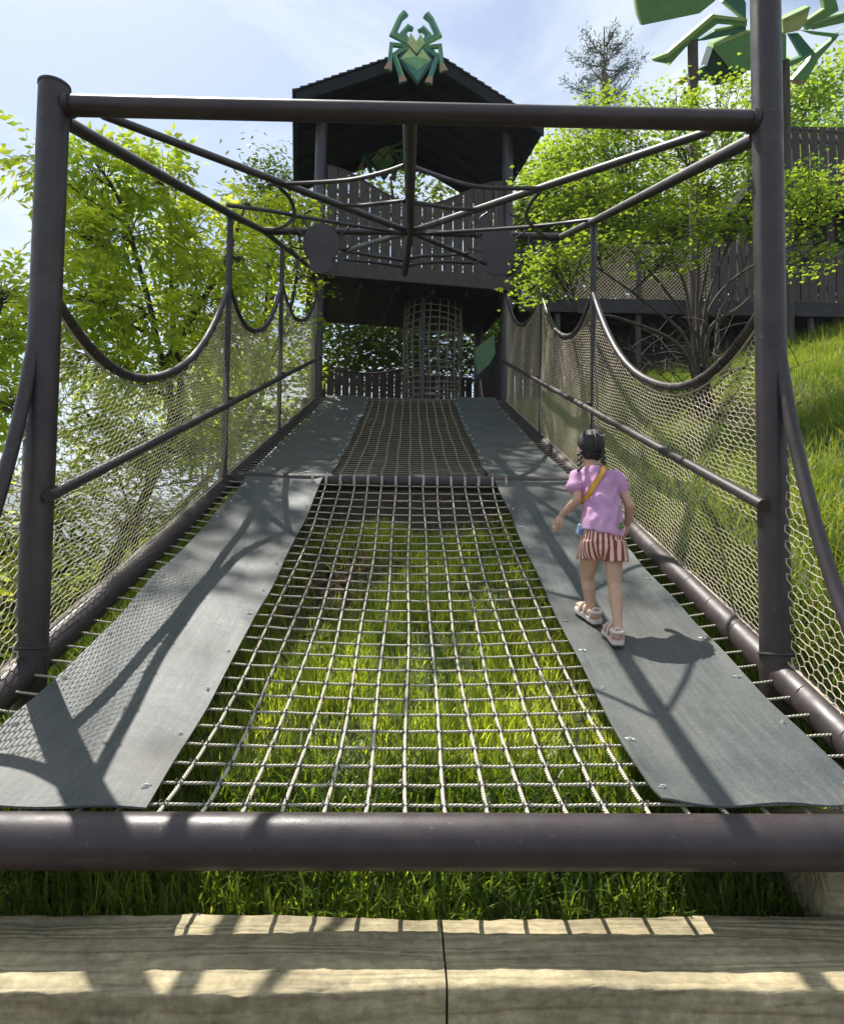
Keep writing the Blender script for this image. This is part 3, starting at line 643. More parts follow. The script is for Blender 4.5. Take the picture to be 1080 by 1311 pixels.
# ------------------------------------------------------------------ rubber mats
def rubber_mat(label, xa, xb, ya, yb, seed, curl):
    r2 = random.Random(seed); nu, nv = 26, 120
    ph = [r2.uniform(0, 6) for _ in range(8)]
    def P(u, v):
        Y = ya + (yb - ya) * v
        if v == 0: Y += curl * 0.020 * math.sin(u * 9 + ph[0])
        X = xa + (xb - xa) * u
        ed = 0.008 * math.sin(Y * 2.1 + ph[1]) + 0.005 * math.sin(Y * 5.3 + ph[2])
        X += ed * (2 * u - 1)
        inner = (1 - u) if xa > 0 else u
        X += (0.05 if xa > 0 else -0.05) * inner * math.sin(math.pi * min(max(v, 0), 1)) * (1 if ya < 4 else 0.3)
        z = net_z(X, Y) + 0.028 + 0.005 * math.sin(X * 9 + Y * 2 + ph[3]) * math.sin(Y * 2.7 + ph[4]) + 0.003 * math.sin(Y * 9 + X * 4 + ph[5])
        eu = max(0, 1 - min(u, 1 - u) / 0.10); z += 0.012 * eu * max(0, math.sin(Y * 4.2 + ph[6] + 3 * round(u)))
        ev = max(0, 1 - v / 0.02); z += curl * 0.016 * ev * (0.4 + math.sin(u * 11 + ph[7]))
        return Vector((X, Y, z))
    V = []; fs = []
    for k, dz in enumerate((0, -0.007)):
        for j in range(nv + 1):
            for i in range(nu + 1): V.append(P(i / nu, j / nv) + Vector((0, 0, dz)))
    n1 = (nu + 1) * (nv + 1); w = nu + 1
    for j in range(nv):
        for i in range(nu):
            a = j * w + i; fs.append([a, a + 1, a + 1 + w, a + w]); fs.append([n1 + a, n1 + a + w, n1 + a + 1 + w, n1 + a + 1])
    rim = [i for i in range(w)] + [j * w + nu for j in range(1, nv + 1)] + [nv * w + i for i in range(nu - 1, -1, -1)] + [j * w for j in range(nv - 1, 0, -1)]
    for k in range(len(rim)):
        a, b = rim[k], rim[(k + 1) % len(rim)]; fs.append([a, n1 + a, n1 + b, b])
    o = MB().add(V, fs).build('rubber_mat', RUBBER, None, True, 50); tag(o, label, 'rubber mat')
    # bolts with washers along both long edges
    for e in (0.055, 0.945):
        nb = int((yb - ya) / 0.36)
        for k in range(nb):
            v = (k + 0.25 + r2.uniform(-0.1, 0.1)) / nb; c = P(e, v)
            b = MB().tube([c + Vector((0, 0, -0.004)), c + Vector((0, 0, 0.003))], 0.010, 10); b.tube([c + Vector((0, 0, 0.003)), c + Vector((0, 0, 0.010))], 0.0065, 6)
            a = r2.uniform(0, 6)
            if r2.random() < 0.7: b.tube([c + Vector((math.cos(a) * .018, math.sin(a) * .018, 0.004)), c + Vector((-math.cos(a) * .018, -math.sin(a) * .018, 0.005))], 0.003, 4)
            b.build('bolt', BOLT, o, True)
    return o
YE = 12.35
rubber_mat('long grey rubber mat patterned by the shadow of the safety net and post', -1.53, -0.80, Y0 + 0.015, Y1 + 0.02, 1, 0.25)
rubber_mat('long grey rubber mat the girl is walking up', 0.80, 1.53, Y0 + 0.035, Y1 + 0.02, 2, 0.8)
rubber_mat('grey rubber mat above the cross tube on the valley side of the upper net', -1.54, -0.74, Y1 + 0.03, YE - 0.2, 3, 0.1)
rubber_mat('grey rubber mat above the cross tube on the bank side of the upper net', 0.76, 1.55, Y1 + 0.03, YE - 0.15, 4, 0.1)

# ------------------------------------------------------------------ lookout tower at the top of the ramp
TH = R(9.5); TO = Vector((-1.73, 12.08, 0))
e1 = Vector((math.cos(TH), math.sin(TH), 0)); e2 = Vector((-math.sin(TH), math.cos(TH), 0))
def TL(p):               # world -> tower local
    q = Vector(p) - TO; return Vector((q.dot(e1), q.dot(e2), q.z))
def TW(u, v, z): return TO + e1 * u + e2 * v + Vector((0, 0, z))
TOW = thing('lookout_tower', 'two storey dark timber lookout tower with gabled shingle roof at the top of the ramp', 'tower', TO, TH)
WT = 3.63
for (u, v) in ((0, 0), (WT, 0), (0, 2.05), (WT, 2.05)):
    w_ = TW(u, v, 0); g = float(ground_z(w_.x, w_.y))
    MB().tube([(u, v, g - 0.3), (u, v, 9.75)], 0.105, 20).build('leg', STEEL_T, TOW, True)
# decks, board by board on the underside
lowdeck = MB()
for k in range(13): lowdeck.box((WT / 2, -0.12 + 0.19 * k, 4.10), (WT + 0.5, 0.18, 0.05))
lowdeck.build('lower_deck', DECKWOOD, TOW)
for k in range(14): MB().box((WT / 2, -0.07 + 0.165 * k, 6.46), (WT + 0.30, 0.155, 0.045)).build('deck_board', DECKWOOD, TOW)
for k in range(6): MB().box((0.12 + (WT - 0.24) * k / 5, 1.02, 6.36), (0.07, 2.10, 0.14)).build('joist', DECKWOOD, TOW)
MB().box((WT / 2, -0.20, 6.53), (WT - 0.05, 0.06, 0.27), bev=0.006).build('fascia_board', DARKWOOD, TOW)
MB().box((WT / 2, 2.24, 6.48), (WT + 0.30, 0.06, 0.24), bev=0.006).build('fascia_board', DARKWOOD, TOW)
for u in (-0.18, WT + 0.18): MB().box((u, 1.02, 6.48), (0.06, 2.46, 0.24), bev=0.006).build('fascia_board', DARKWOOD, TOW)
def wave_top(u): return 8.18 + 0.30 * math.cos((u - 0.05) / WT * 2 * math.pi * 1.02) + 0.10 * (u / WT)
def slat_fence(u0, u1, v, zb, topf, pitch, axis, parent, m=DARKWOOD, th=0.03, w=0.90, rails=True, rnd=0.0):
    n = max(1, int(round((u1 - u0) / pitch))); p = (u1 - u0) / n
    for k in range(n):
        u = u0 + p * (k + 0.5); a = u - p * w / 2; b = u + p * w / 2; za, zc, zd = topf(a), topf(u), topf(b); j = random.uniform(-rnd, rnd)
        if axis == 'u': poly = [(a, v + j, zb), (b, v + j, zb), (b, v + j, zd), (u, v + j, zc), (a, v + j, za)]; off = (0, th, 0)
        else: poly = [(v + j, a, zb), (v + j, b, zb), (v + j, b, zd), (v + j, u, zc), (v + j, a, za)]; off = (th, 0, 0)
        MB().prism(poly, off).build('fence_slat', m, parent)
    if rails:
        for fz in (0.15, 0.78):
            pts = [(u0 + (u1 - u0) * k / 16, v + th + 0.03, zb + (topf(u0 + (u1 - u0) * k / 16) - zb) * fz) for k in range(17)]
            if axis != 'u': pts = [(q[1], q[0], q[2]) for q in pts]
            MB().tube(pts, 0.032, 4).build('fence_rail', m, parent)
        pts = [(u0 + (u1 - u0) * k / 30, v + th / 2, topf(u0 + (u1 - u0) * k / 30) + 0.012) for k in range(31)]
        if axis != 'u': pts = [(q[1], q[0], q[2]) for q in pts]
        MB().tube(pts, 0.028, 8).build('top_rail', m, parent, True)
slat_fence(0.12, WT - 0.12, -0.13, 6.67, wave_top, 0.198, 'u', TOW, rnd=0.006)
slat_fence(0.1, 2.05, WT + 0.02, 6.5, lambda u: 7.9 + 0.15 * math.sin(u * 3), 0.2, 'v', TOW)
slat_fence(0.1, 1.9, 2.08, 4.15, lambda u: 5.42 - 0.20 * math.sin(u * 1.5), 0.165, 'u', TOW)
slat_fence(1.9, 3.5, 2.08, 4.15, lambda u: 5.25, 0.165, 'u', TOW)
slat_fence(0.25, 2.0, WT - 0.05, 4.15, lambda u: 5.35 + 0.25 * math.sin(u * 2.2), 0.165, 'v', TOW)
# roof: two slopes of overlapping shingle courses on boards, rafters and verge boards, filled rear gable with an arched edge
RF = MB(); u0, u1, v0, v1, ze, za = -0.48, 4.12, -0.66, 2.36, 9.46, 10.62; um = (u0 + u1) / 2
for sgn, ua in ((-1, u0), (1, u1)):
    RF.prism([(ua, v0, ze), (um, v0, za), (um, v0, za - 0.05), (ua, v0, ze - 0.05)], (0, v1 - v0, 0))
roof = RF.build('roof', ROOFUNDER, TOW)
nC = 17
for sgn, ua in ((-1, u0), (1, u1)):
    d = Vector((um - ua, 0, za - ze)); L = d.length; dn = d.normalized(); nrm = Vector((-dn.z * sgn * -1, 0, abs(dn.x))); nrm = Vector((sgn * abs(dn.z), 0, abs(dn.x)))
    for k in range(nC):
        a = Vector((ua, 0, ze)) + dn * (L * k / nC - 0.04); b = Vector((ua, 0, ze)) + dn * (L * (k + 1) / nC + 0.02)
        q = [a + nrm * 0.050, b + nrm * 0.012, b + nrm * 0.002, a + nrm * 0.004]
        MB().prism([(p.x, v0 - 0.03, p.z) for p in q], (0, v1 - v0 + 0.06, 0)).build('shingle_course', SHINGLE, roof)
    for v in (v0 - 0.02, v1 - 0.03):
        MB().prism([(ua, v, ze - 0.02), (um, v, za - 0.02), (um, v, za - 0.26), (ua, v, ze - 0.22)], (0, 0.045, 0)).build('verge_board', ROOFUNDER, roof)
    for k in range(1, 6):
        v = v0 + (v1 - v0) * k / 6
        MB().prism([(ua + sgn * -0.05, v, ze - 0.03), (um, v, za - 0.055), (um, v, za - 0.16), (ua + sgn * -0.05, v, ze - 0.13)], (0, 0.06, 0)).build('rafter', ROOFUNDER, roof)
    MB().box((ua + (-sgn) * 0.025, (v0 + v1) / 2, ze - 0.07), (0.045, v1 - v0, 0.16)).build('eave_board', ROOFUNDER, roof)
nb = 24
for k in range(nb):
    ua = 0.0 + WT * k / nb; ub = 0.0 + WT * (k + 1) / nb - 0.008; um_ = (ua + ub) / 2; f = abs(um_ - um) / (um - u0)
    top = za - 0.07 - (za - ze) * f; t = (um_ - WT / 2) / (WT / 2); bot = 9.40 + 0.62 * max(0, 1 - t * t * 1.25) ** 0.5 if abs(t) < 0.89 else 9.42
    bot = min(bot, top - 0.02)
    MB().prism([(ua, v1 - 0.08, bot), (ub, v1 - 0.08, bot), (ub, v1 - 0.08, top), (ua, v1 - 0.08, top)], (0, 0.03, 0)).build('gable_board', ROOFUNDER, roof)

# rope tunnel between the two decks
RT = thing('rope_tunnel', 'upright cylinder of knotted rope rising between the tower decks', 'climbing tunnel', TW(2.36, 0.92, 4.13), TH)
rr = 0.58
for k in range(17):
    z = 0.03 + 2.22 * k / 16
    MB().tube([(math.cos(t) * rr, math.sin(t) * rr, z + 0.02 * math.sin(3 * t + k)) for t in [2 * math.pi * j / 28 for j in range(29)]], 0.020 if k in (0, 8, 16) else 0.012, 6).build('hoop', ROPE_UP if k not in (0, 8, 16) else STEEL_T, RT, True)  # darker rope tone puts the shade between the decks into the colour
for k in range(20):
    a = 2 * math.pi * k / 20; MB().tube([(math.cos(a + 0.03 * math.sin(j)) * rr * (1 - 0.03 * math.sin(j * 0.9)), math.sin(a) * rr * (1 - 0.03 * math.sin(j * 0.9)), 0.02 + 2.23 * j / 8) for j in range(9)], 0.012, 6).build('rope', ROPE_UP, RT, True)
for a in (0.6, 2.7, 4.2): MB().tube([(math.cos(a) * (rr + 0.03), math.sin(a) * (rr + 0.03), 0), (math.cos(a) * (rr + 0.03), math.sin(a) * (rr + 0.03), 2.3)], 0.03, 10).build('steel_upright', STEEL_T, RT, True)

# ------------------------------------------------------------------ faceted green spider signs
def ribbon(pl, wd):
    """outline of a bent band: left side, right side"""
    P = [Vector((x, y)) for x, y in pl]; Lf, Rt = [], []
    for i, p in enumerate(P):
        if i == 0: t = (P[1] - P[0]).normalized(); m = Vector((-t.y, t.x)); k = 1
        elif i == len(P) - 1: t = (P[-1] - P[-2]).normalized(); m = Vector((-t.y, t.x)); k = 1
        else:
            ta = (P[i] - P[i - 1]).normalized(); tb = (P[i + 1] - P[i]).normalized(); na = Vector((-ta.y, ta.x)); nb_ = Vector((-tb.y, tb.x)); m = (na + nb_).normalized(); k = min(1.8, 1 / max(0.3, m.dot(na)))
        Lf.append(p + m * wd[i] / 2 * k); Rt.append(p - m * wd[i] / 2 * k)
    return Lf, P, Rt
def spider_sign(name, label, mapf, ext, ridge, dark=False):
    """mapf: sign drawing coordinates -> world; ext: backing vector; ridge: vector by which facet ridges stand proud"""
    T = thing(name, label, 'spider sign', mapf(510, 700)); inv = Matrix.Translation(-mapf(510, 700))
    MT = [G_LIGHT, G_MID, G_TEAL, G_TAN, G_PALE, G_DARK]
    def done(m, nm, mats=MT):
        o = m.build(nm, mats, T); o.matrix_parent_inverse = inv; return o
    def band(nm, pl, wd, mi1, mi2, foot=None, lift=0.0):
        Lf, P, Rt = ribbon(pl, wd); m = MB(); n = len(P)
        w3 = lambda q, k=0.0: mapf(q.x, q.y) + ridge * (k + lift)
        for i in range(n - 1):
            f = (foot is not None and i == 0)
            a, b, c, d = w3(Lf[i], .35), w3(Lf[i + 1], .35), w3(P[i + 1], 1), w3(P[i], 1); m.add([a, b, c, d], [[0, 1, 2, 3]], None, foot if f else mi1)
            a, b, c, d = w3(P[i], 1), w3(P[i + 1], 1), w3(Rt[i + 1], .35), w3(Rt[i], .35); m.add([a, b, c, d], [[0, 1, 2, 3]], None, foot if f else mi2)
        out_ = [w3(q, .35) for q in Lf] + [w3(q, .35) for q in Rt[::-1]]; k = len(out_)
        m.add(out_ + [q + ext for q in out_], [[i, i + k, (i + 1) % k + k, (i + 1) % k] for i in range(k)], None, mi2)
        for i in range(n - 1):
            q = [w3(Lf[i], .35) + ext, w3(Lf[i + 1], .35) + ext, w3(Rt[i + 1], .35) + ext, w3(Rt[i], .35) + ext]; m.add(q, [[3, 2, 1, 0]], None, 5 if dark else mi2)
        done(m, nm)
    def mir(pl): return [(1022 - x, y + 18) for x, y in pl]
    for mm in (lambda p: p, mir):
        sw = (1, 2) if mm is not mir else (2, 1)
        band('long_arm', mm([(385, 160), (320, 225), (228, 425), (330, 480), (430, 545)]), [90, 72, 74, 66, 50], sw[0], sw[1])
        band('short_arm', mm([(478, 365), (420, 340), (350, 415), (385, 470), (430, 530)]), [40, 62, 62, 56, 40], sw[0], sw[1])
        band('leg', mm([(158, 880), (185, 790), (205, 555), (300, 565), (420, 585)]), [105, 56, 44, 44, 40], sw[0], sw[1], foot=3)
        band('leg', mm([(352, 1032), (330, 950), (240, 690), (310, 640), (420, 595)]), [100, 66, 56, 56, 44], 2 if dark else sw[0], 2, foot=3)
    def facet(nm, polys):
        m = MB()
        for poly, k, mi in polys: m.add([mapf(x, y) + ridge * kk for (x, y), kk in zip(poly, k)], [list(range(len(poly)))], None, mi)
        return m
    # abdomen: heart with raised middle, split into light, mid and teal facets
    H = [(430, 618), (517, 738), (592, 618), (702, 765), (530, 1030), (318, 745)]
    m = facet('abdomen', [(((430, 618), (517, 738), (318, 745)), (.6, 1.8, .6), 0), (((592, 618), (702, 765), (517, 738)), (.6, .6, 1.8), 0),
                          (((318, 745), (517, 738), (525, 905)), (.6, 1.8, 2.0), 1), (((517, 738), (702, 765), (525, 905)), (1.8, .6, 2.0), 1),
                          (((318, 745), (525, 905), (530, 1030)), (.6, 2.0, .6), 2), (((525, 905), (702, 765), (530, 1030)), (2.0, .6, .6), 2)])
    W_ = [mapf(*q) + ridge * 0.6 for q in H]; m.add(W_ + [q + ext for q in W_], [[i, i + 6, (i + 1) % 6 + 6, (i + 1) % 6] for i in range(6)] + [[11, 10, 9, 8, 7, 6]], None, 5)
    done(m, 'abdomen')
    m2 = MB(); q = [(400, 565), (517, 735), (620, 575), (740, 780), (530, 1062), (285, 745)]; W_ = [mapf(*p) + ridge * 0.1 for p in q]; m2.prism(W_, ext * 0.8); done(m2, 'shell_back', [G_DARK])
    Hd = [(443, 430), (510, 548), (570, 435), (622, 560), (517, 692), (398, 558)]
    m = facet('head', [((Hd[0], Hd[1], Hd[5]), (1.2, 2, 1.2), 4), ((Hd[1], Hd[2], Hd[3]), (2, 1.2, 1.2), 4), ((Hd[5], Hd[1], Hd[4]), (1.2, 2, 1.2), 4), ((Hd[1], Hd[3], Hd[4]), (2, 1.2, 1.2), 0)])
    W_ = [mapf(*q) + ridge * 1.2 for q in Hd]; m.add(W_ + [q + ext for q in W_], [[i, i + 6, (i + 1) % 6 + 6, (i + 1) % 6] for i in range(6)] + [[11, 10, 9, 8, 7, 6]], None, 1)
    done(m, 'head')
    return T
nF = e2 * -1
def map_front(zx, zy):
    d = ray(480 + zx / 9.82, zy / 9.82); o = Vector((0, 0, CZ)); p0 = TW(1.8, -0.80, 0); return o + d * ((p0 - o).dot(nF) / d.dot(nF))
spider_sign('spider_sign', 'pale green faceted spider sign fixed on the front gable of the tower roof', map_front, e2 * 0.05, nF * 0.03)
p0r = TW(1.5, 2.16, 0)
def map_rear(zx, zy):
    d = ray(490 + (zx - 510) / 12.5, 205 + (zy - 740) / 12.5); o = Vector((0, 0, CZ)); return o + d * ((p0r - o).dot(nF) / d.dot(nF))
spider_sign('spider_sign', 'dark green spider sign seen through the tower under the rear gable', map_rear, e2 * 0.05, nF * 0.02, dark=True)
# green hexagonal board leaning on the lower deck's fence
gb = [PY(x, y, 13.0 + dy) for x, y, dy in ((608, 446, 0.2), (632, 428, 0), (634, 452, 0), (626, 466, 0.05), (611, 480, 0.2), (609, 462, 0.2))]
tag(MB().prism(gb, (0.0, 0.03, 0)).build('green_board', flat_mat('green_board_paint', (0.10, 0.22, 0.09), 0.3), None), 'shiny green six-sided board hung on the fence beside the rope tunnel', 'board')

# ------------------------------------------------------------------ large spider sculpture above the bank, on two posts
SPn = Vector((0, -0.72, -0.69)); SPp = PY(930, 60, 12.6)
def SPm(zx, zy, lift=0.0):
    d = ray(800 + zx / 3.857, zy / 3.857); o = Vector((0, 0, CZ)); return o + d * ((SPp - o).dot(SPn) / d.dot(SPn)) + SPn * lift
SP = thing('spider_sculpture', 'big faceted green spider sculpture carried on two dark posts above the maple', 'sculpture', SPp); SPi = Matrix.Translation(-SPp)
def spoly(name, polys, th=0.14):
    m = MB()
    mats = [G_LIGHT, G_MID, G_TEAL, G_TAN, G_PALE, G_DARK]
    for pts, mi, lift in polys: m.prism([SPm(x, y, lift) for x, y in pts], -SPn * th, mi, mi)
    o = m.build(name, mats, SP); o.matrix_parent_inverse = SPi; return o
spoly('leg', [([(135, 290), (205, 262), (430, 70), (600, 92), (600, 106), (437, 90), (215, 277), (140, 303)], 0, 0.02), ([(140, 303), (215, 277), (437, 90), (600, 106), (600, 130), (455, 118), (300, 232), (222, 318)], 1, 0.0)])
spoly('leg', [([(355, 205), (440, 158), (600, 128), (600, 158), (400, 200)], 2, -0.05), ([(440, 158), (600, 128), (600, 118), (445, 145)], 0, -0.03)])
spoly('abdomen', [([(430, 238), (600, 165), (790, 172), (790, 290), (640, 345), (525, 352)], 1, 0.04), ([(430, 240), (525, 354), (600, 347), (560, 390), (440, 425), (400, 330)], 5, 0.0), ([(430, 236), (600, 163), (790, 170), (790, 160), (600, 150), (436, 215)], 0, 0.02)], 0.35)
spoly('leg', [([(305, 376), (400, 325), (412, 400), (330, 402)], 2, -0.06), ([(240, 420), (305, 376), (330, 402), (246, 424)], 3, -0.04)])
spoly('head', [([(770, 105), (905, 40), (885, 112), (850, 150), (775, 165)], 4, 0.05), ([(770, 105), (770, 92), (900, 30), (907, 40)], 0, 0.07)], 0.25)
spoly('leg', [([(885, 112), (985, 45), (975, -30), (1035, -30), (1056, 52), (985, 95), (900, 150)], 1, -0.02), ([(885, 108), (982, 42), (968, -30), (976, -30), (988, 48), (890, 118)], 0, 0.0)])
spoly('leg', [([(900, 128), (1090, 72), (1090, 112), (930, 148)], 1, -0.04), ([(925, 122), (1090, 70), (1090, 60), (935, 112)], 0, -0.02)])
spoly('leg', [([(870, 150), (1060, 168), (1045, 188), (930, 172)], 1, -0.03), ([(945, 262), (1035, 188), (1062, 175), (960, 292), (900, 400), (828, 396), (870, 350)], 1, -0.05), ([(828, 396), (900, 400), (880, 420), (835, 415)], 3, -0.04)])
spoly('leg', [([(815, 170), (860, 165), (942, 262), (880, 284)], 2, -0.06), ([(770, 322), (872, 282), (945, 262), (850, 318), (780, 338)], 1, -0.05)])
spoly('leg', [([(488, 0), (470, -60), (560, -60), (600, 15), (600, 98)], 2, -0.05), ([(488, 0), (600, 98), (600, 112), (480, 10)], 0, -0.04)])
for (x, y0_, y1_) in ((889, 50, 260), (1007, 84, 260)):
    p = SPm((x - 800) * 3.857, y0_ * 3.857); m = MB().tube([(p.x, p.y + 0.1, float(ground_z(p.x, p.y)) - 0.2), (p.x, p.y + 0.1, p.z + 0.15)], 0.10, 14); o = m.build('post', noise_mat('rough_post', (0.03, 0.025, 0.02), (0.08, 0.065, 0.05), 6, 0.8, None, 0.4, 30, stretch=(4, 4, 0.6)) if x == 889 else MATS['rough_post'], SP, True); o.matrix_parent_inverse = SPi
GP = thing('sculpture_foot', 'flat green faceted panel cut by the top edge, left of the spider sculpture', 'panel', SPm(250, 20)); gi = Matrix.Translation(-SPm(250, 20))
for nm, pts, mt_, th in (('panel_face', [(45, -60), (38, 0), (65, 117), (340, 60), (415, 0), (440, -60)], G_MID, 0.12), ('panel_edge', [(30, -60), (30, 0), (40, 60), (63, 117), (40, 0), (46, -60)], G_PALE, 0.16)):
    o = MB().prism([SPm(x, y, 0.3 if nm == 'panel_face' else 0.31) for x, y in pts], -SPn * th).build(nm, mt_, GP); o.matrix_parent_inverse = gi
GP['label'] = 'flat green faceted panel high in the sky beside the big spider sculpture'

# ------------------------------------------------------------------ timber walkways on the bank
BR = thing('walkway', 'dark timber footbridge with slat and net sides joining the tower behind the maple', 'walkway', (6.5, 13.0, 0)); bi = Matrix.Translation((-6.5, -13.0, 0))
def bp_(m, nm, mt_=DARKWOOD, sm=None, par=BR, iv=None):
    o = m.build(nm, mt_, par, sm); o.matrix_parent_inverse = bi if iv is None else iv; return o
for k in range(46): bp_(MB().box((2.2 + 0.205 * k, 13.55, 6.42), (0.195, 1.35, 0.04)), 'deck_board', DECKWOOD)
for yy in (12.90, 13.55, 14.2): bp_(MB().box((6.8, yy, 6.27), (9.4, 0.09, 0.24)), 'bearer', DECKWOOD)
for X in (2.9, 4.52, 6.1, 8.0, 10.0):
    bp_(MB().tube([(X, 12.97, float(ground_z(X, 12.97)) - 0.2), (X, 12.97, 7.75)], 0.06, 10), 'post', DARKWOOD, True)
    bp_(MB().tube([(X, 14.15, float(ground_z(X, 14.15)) - 0.2), (X, 14.15, 7.6)], 0.06, 10), 'post', DARKWOOD, True)
for k in range(29):
    X = 6.05 + 0.182 * k; z1 = 7.62 + 0.05 * math.sin(X * 1.3)
    bp_(MB().box((X, 12.93 + random.uniform(-.005, .005), (6.42 + z1) / 2), (0.155, 0.026, z1 - 6.42)), 'fence_slat')
for z in (6.75, 7.4): bp_(MB().box((8.6, 12.975, z), (5.2, 0.05, 0.09)), 'fence_rail')
bp_(MB().tube([(2.4, 12.95, 7.60), (6.0, 12.95, 7.66)], 0.035, 8), 'fence_rail', sm=True)
def plain_net(x0, x1, y, z0, z1, nm, par, iv, w=0.075, rad=0.004):
    m = MB(); n = int((x1 - x0) / w)
    for k in range(-int((z1 - z0) / w), n):
        for sgn in (1, -1):
            xa = x0 + k * w if sgn > 0 else x0 + (k + (z1 - z0) / w) * w; xb = xa + sgn * (z1 - z0); za, zb_ = z0, z1
            if sgn > 0:
                if xa < x0: za += x0 - xa; xa = x0
                if xb > x1: zb_ -= xb - x1; xb = x1
            else:
                if xb < x0: zb_ -= x0 - xb; xb = x0
                if xa > x1: za += xa - x1; xa = x1
            if zb_ - za > 0.03: m.tube([(xa, y + 0.004 * sgn, za), (xb, y + 0.004 * sgn, zb_)], rad, 4, cap=False)
    o = m.build(nm, CORD, par); o.matrix_parent_inverse = iv; o['kind'] = 'stuff'
plain_net(2.45, 6.0, 12.96, 6.46, 7.6, 'net_panel', BR, bi)
for k in range(52):
    X = 2.0 + 0.18 * k; zb_ = float(ground_z(X, 14.3)) - 0.1
    if zb_ < 6.1: bp_(MB().box((X, 14.32, (6.2 + zb_) / 2), (0.165, 0.025, 6.2 - zb_)), 'dark_backing_board', DECKWOOD)  # added boards that only keep the gap below the footbridge dark
LW = thing('walkway', 'low dark slat walkway half hidden behind the stems of the maple', 'walkway', (5.6, 16.0, 0)); li = Matrix.Translation((-5.6, -16, 0))
for k in range(30):
    X = 3.0 + 0.19 * k; bp_(MB().box((X, 15.95 + random.uniform(-.006, .006), 6.84 + 0.02 * math.sin(k)), (0.16, 0.028, 1.02)), 'fence_slat', DARKWOOD, None, LW, li)
bp_(MB().box((5.8, 16.5, 6.24), (5.8, 1.1, 0.14)), 'deck', DECKWOOD, None, LW, li)
for z in (6.6, 7.2): bp_(MB().box((5.8, 16.0, z), (5.7, 0.05, 0.08)), 'fence_rail', DARKWOOD, None, LW, li)
for X in (3.2, 5.0, 6.8, 8.4): bp_(MB().box((X, 16.3, 5.5), (0.14, 0.14, 1.5)), 'post', DARKWOOD, None, LW, li)
UW = thing('walkway', 'upper slat balcony standing high on the bank below the spider sculpture', 'walkway', (8.9, 13.3, 0)); ui = Matrix.Translation((-8.9, -13.3, 0))
for k in range(22):
    X = 6.95 + 0.19 * k; bp_(MB().box((X, 13.2 + random.uniform(-.006, .006), 9.62), (0.16, 0.028, 1.3)), 'fence_slat', DARKWOOD, None, UW, ui)
bp_(MB().box((9.0, 13.8, 8.90), (4.3, 1.3, 0.2)), 'deck', DECKWOOD, None, UW, ui)
bp_(MB().tube([(6.9, 13.21, 10.27), (8.2, 13.21, 10.20), (9.6, 13.21, 10.12), (11.1, 13.21, 10.2)], 0.035, 8), 'top_rail', DARKWOOD, True, UW, ui)
for z in (9.2, 10.0): bp_(MB().box((9.0, 13.25, z), (4.2, 0.05, 0.08)), 'fence_rail', DARKWOOD, None, UW, ui)
for X in (7.1, 9.0, 10.9): bp_(MB().box((X, 13.9, (8.8 + float(ground_z(X, 13.9))) / 2 - 0.1), (0.16, 0.16, 8.9 - float(ground_z(X, 13.9)))), 'post', DARKWOOD, None, UW, ui)

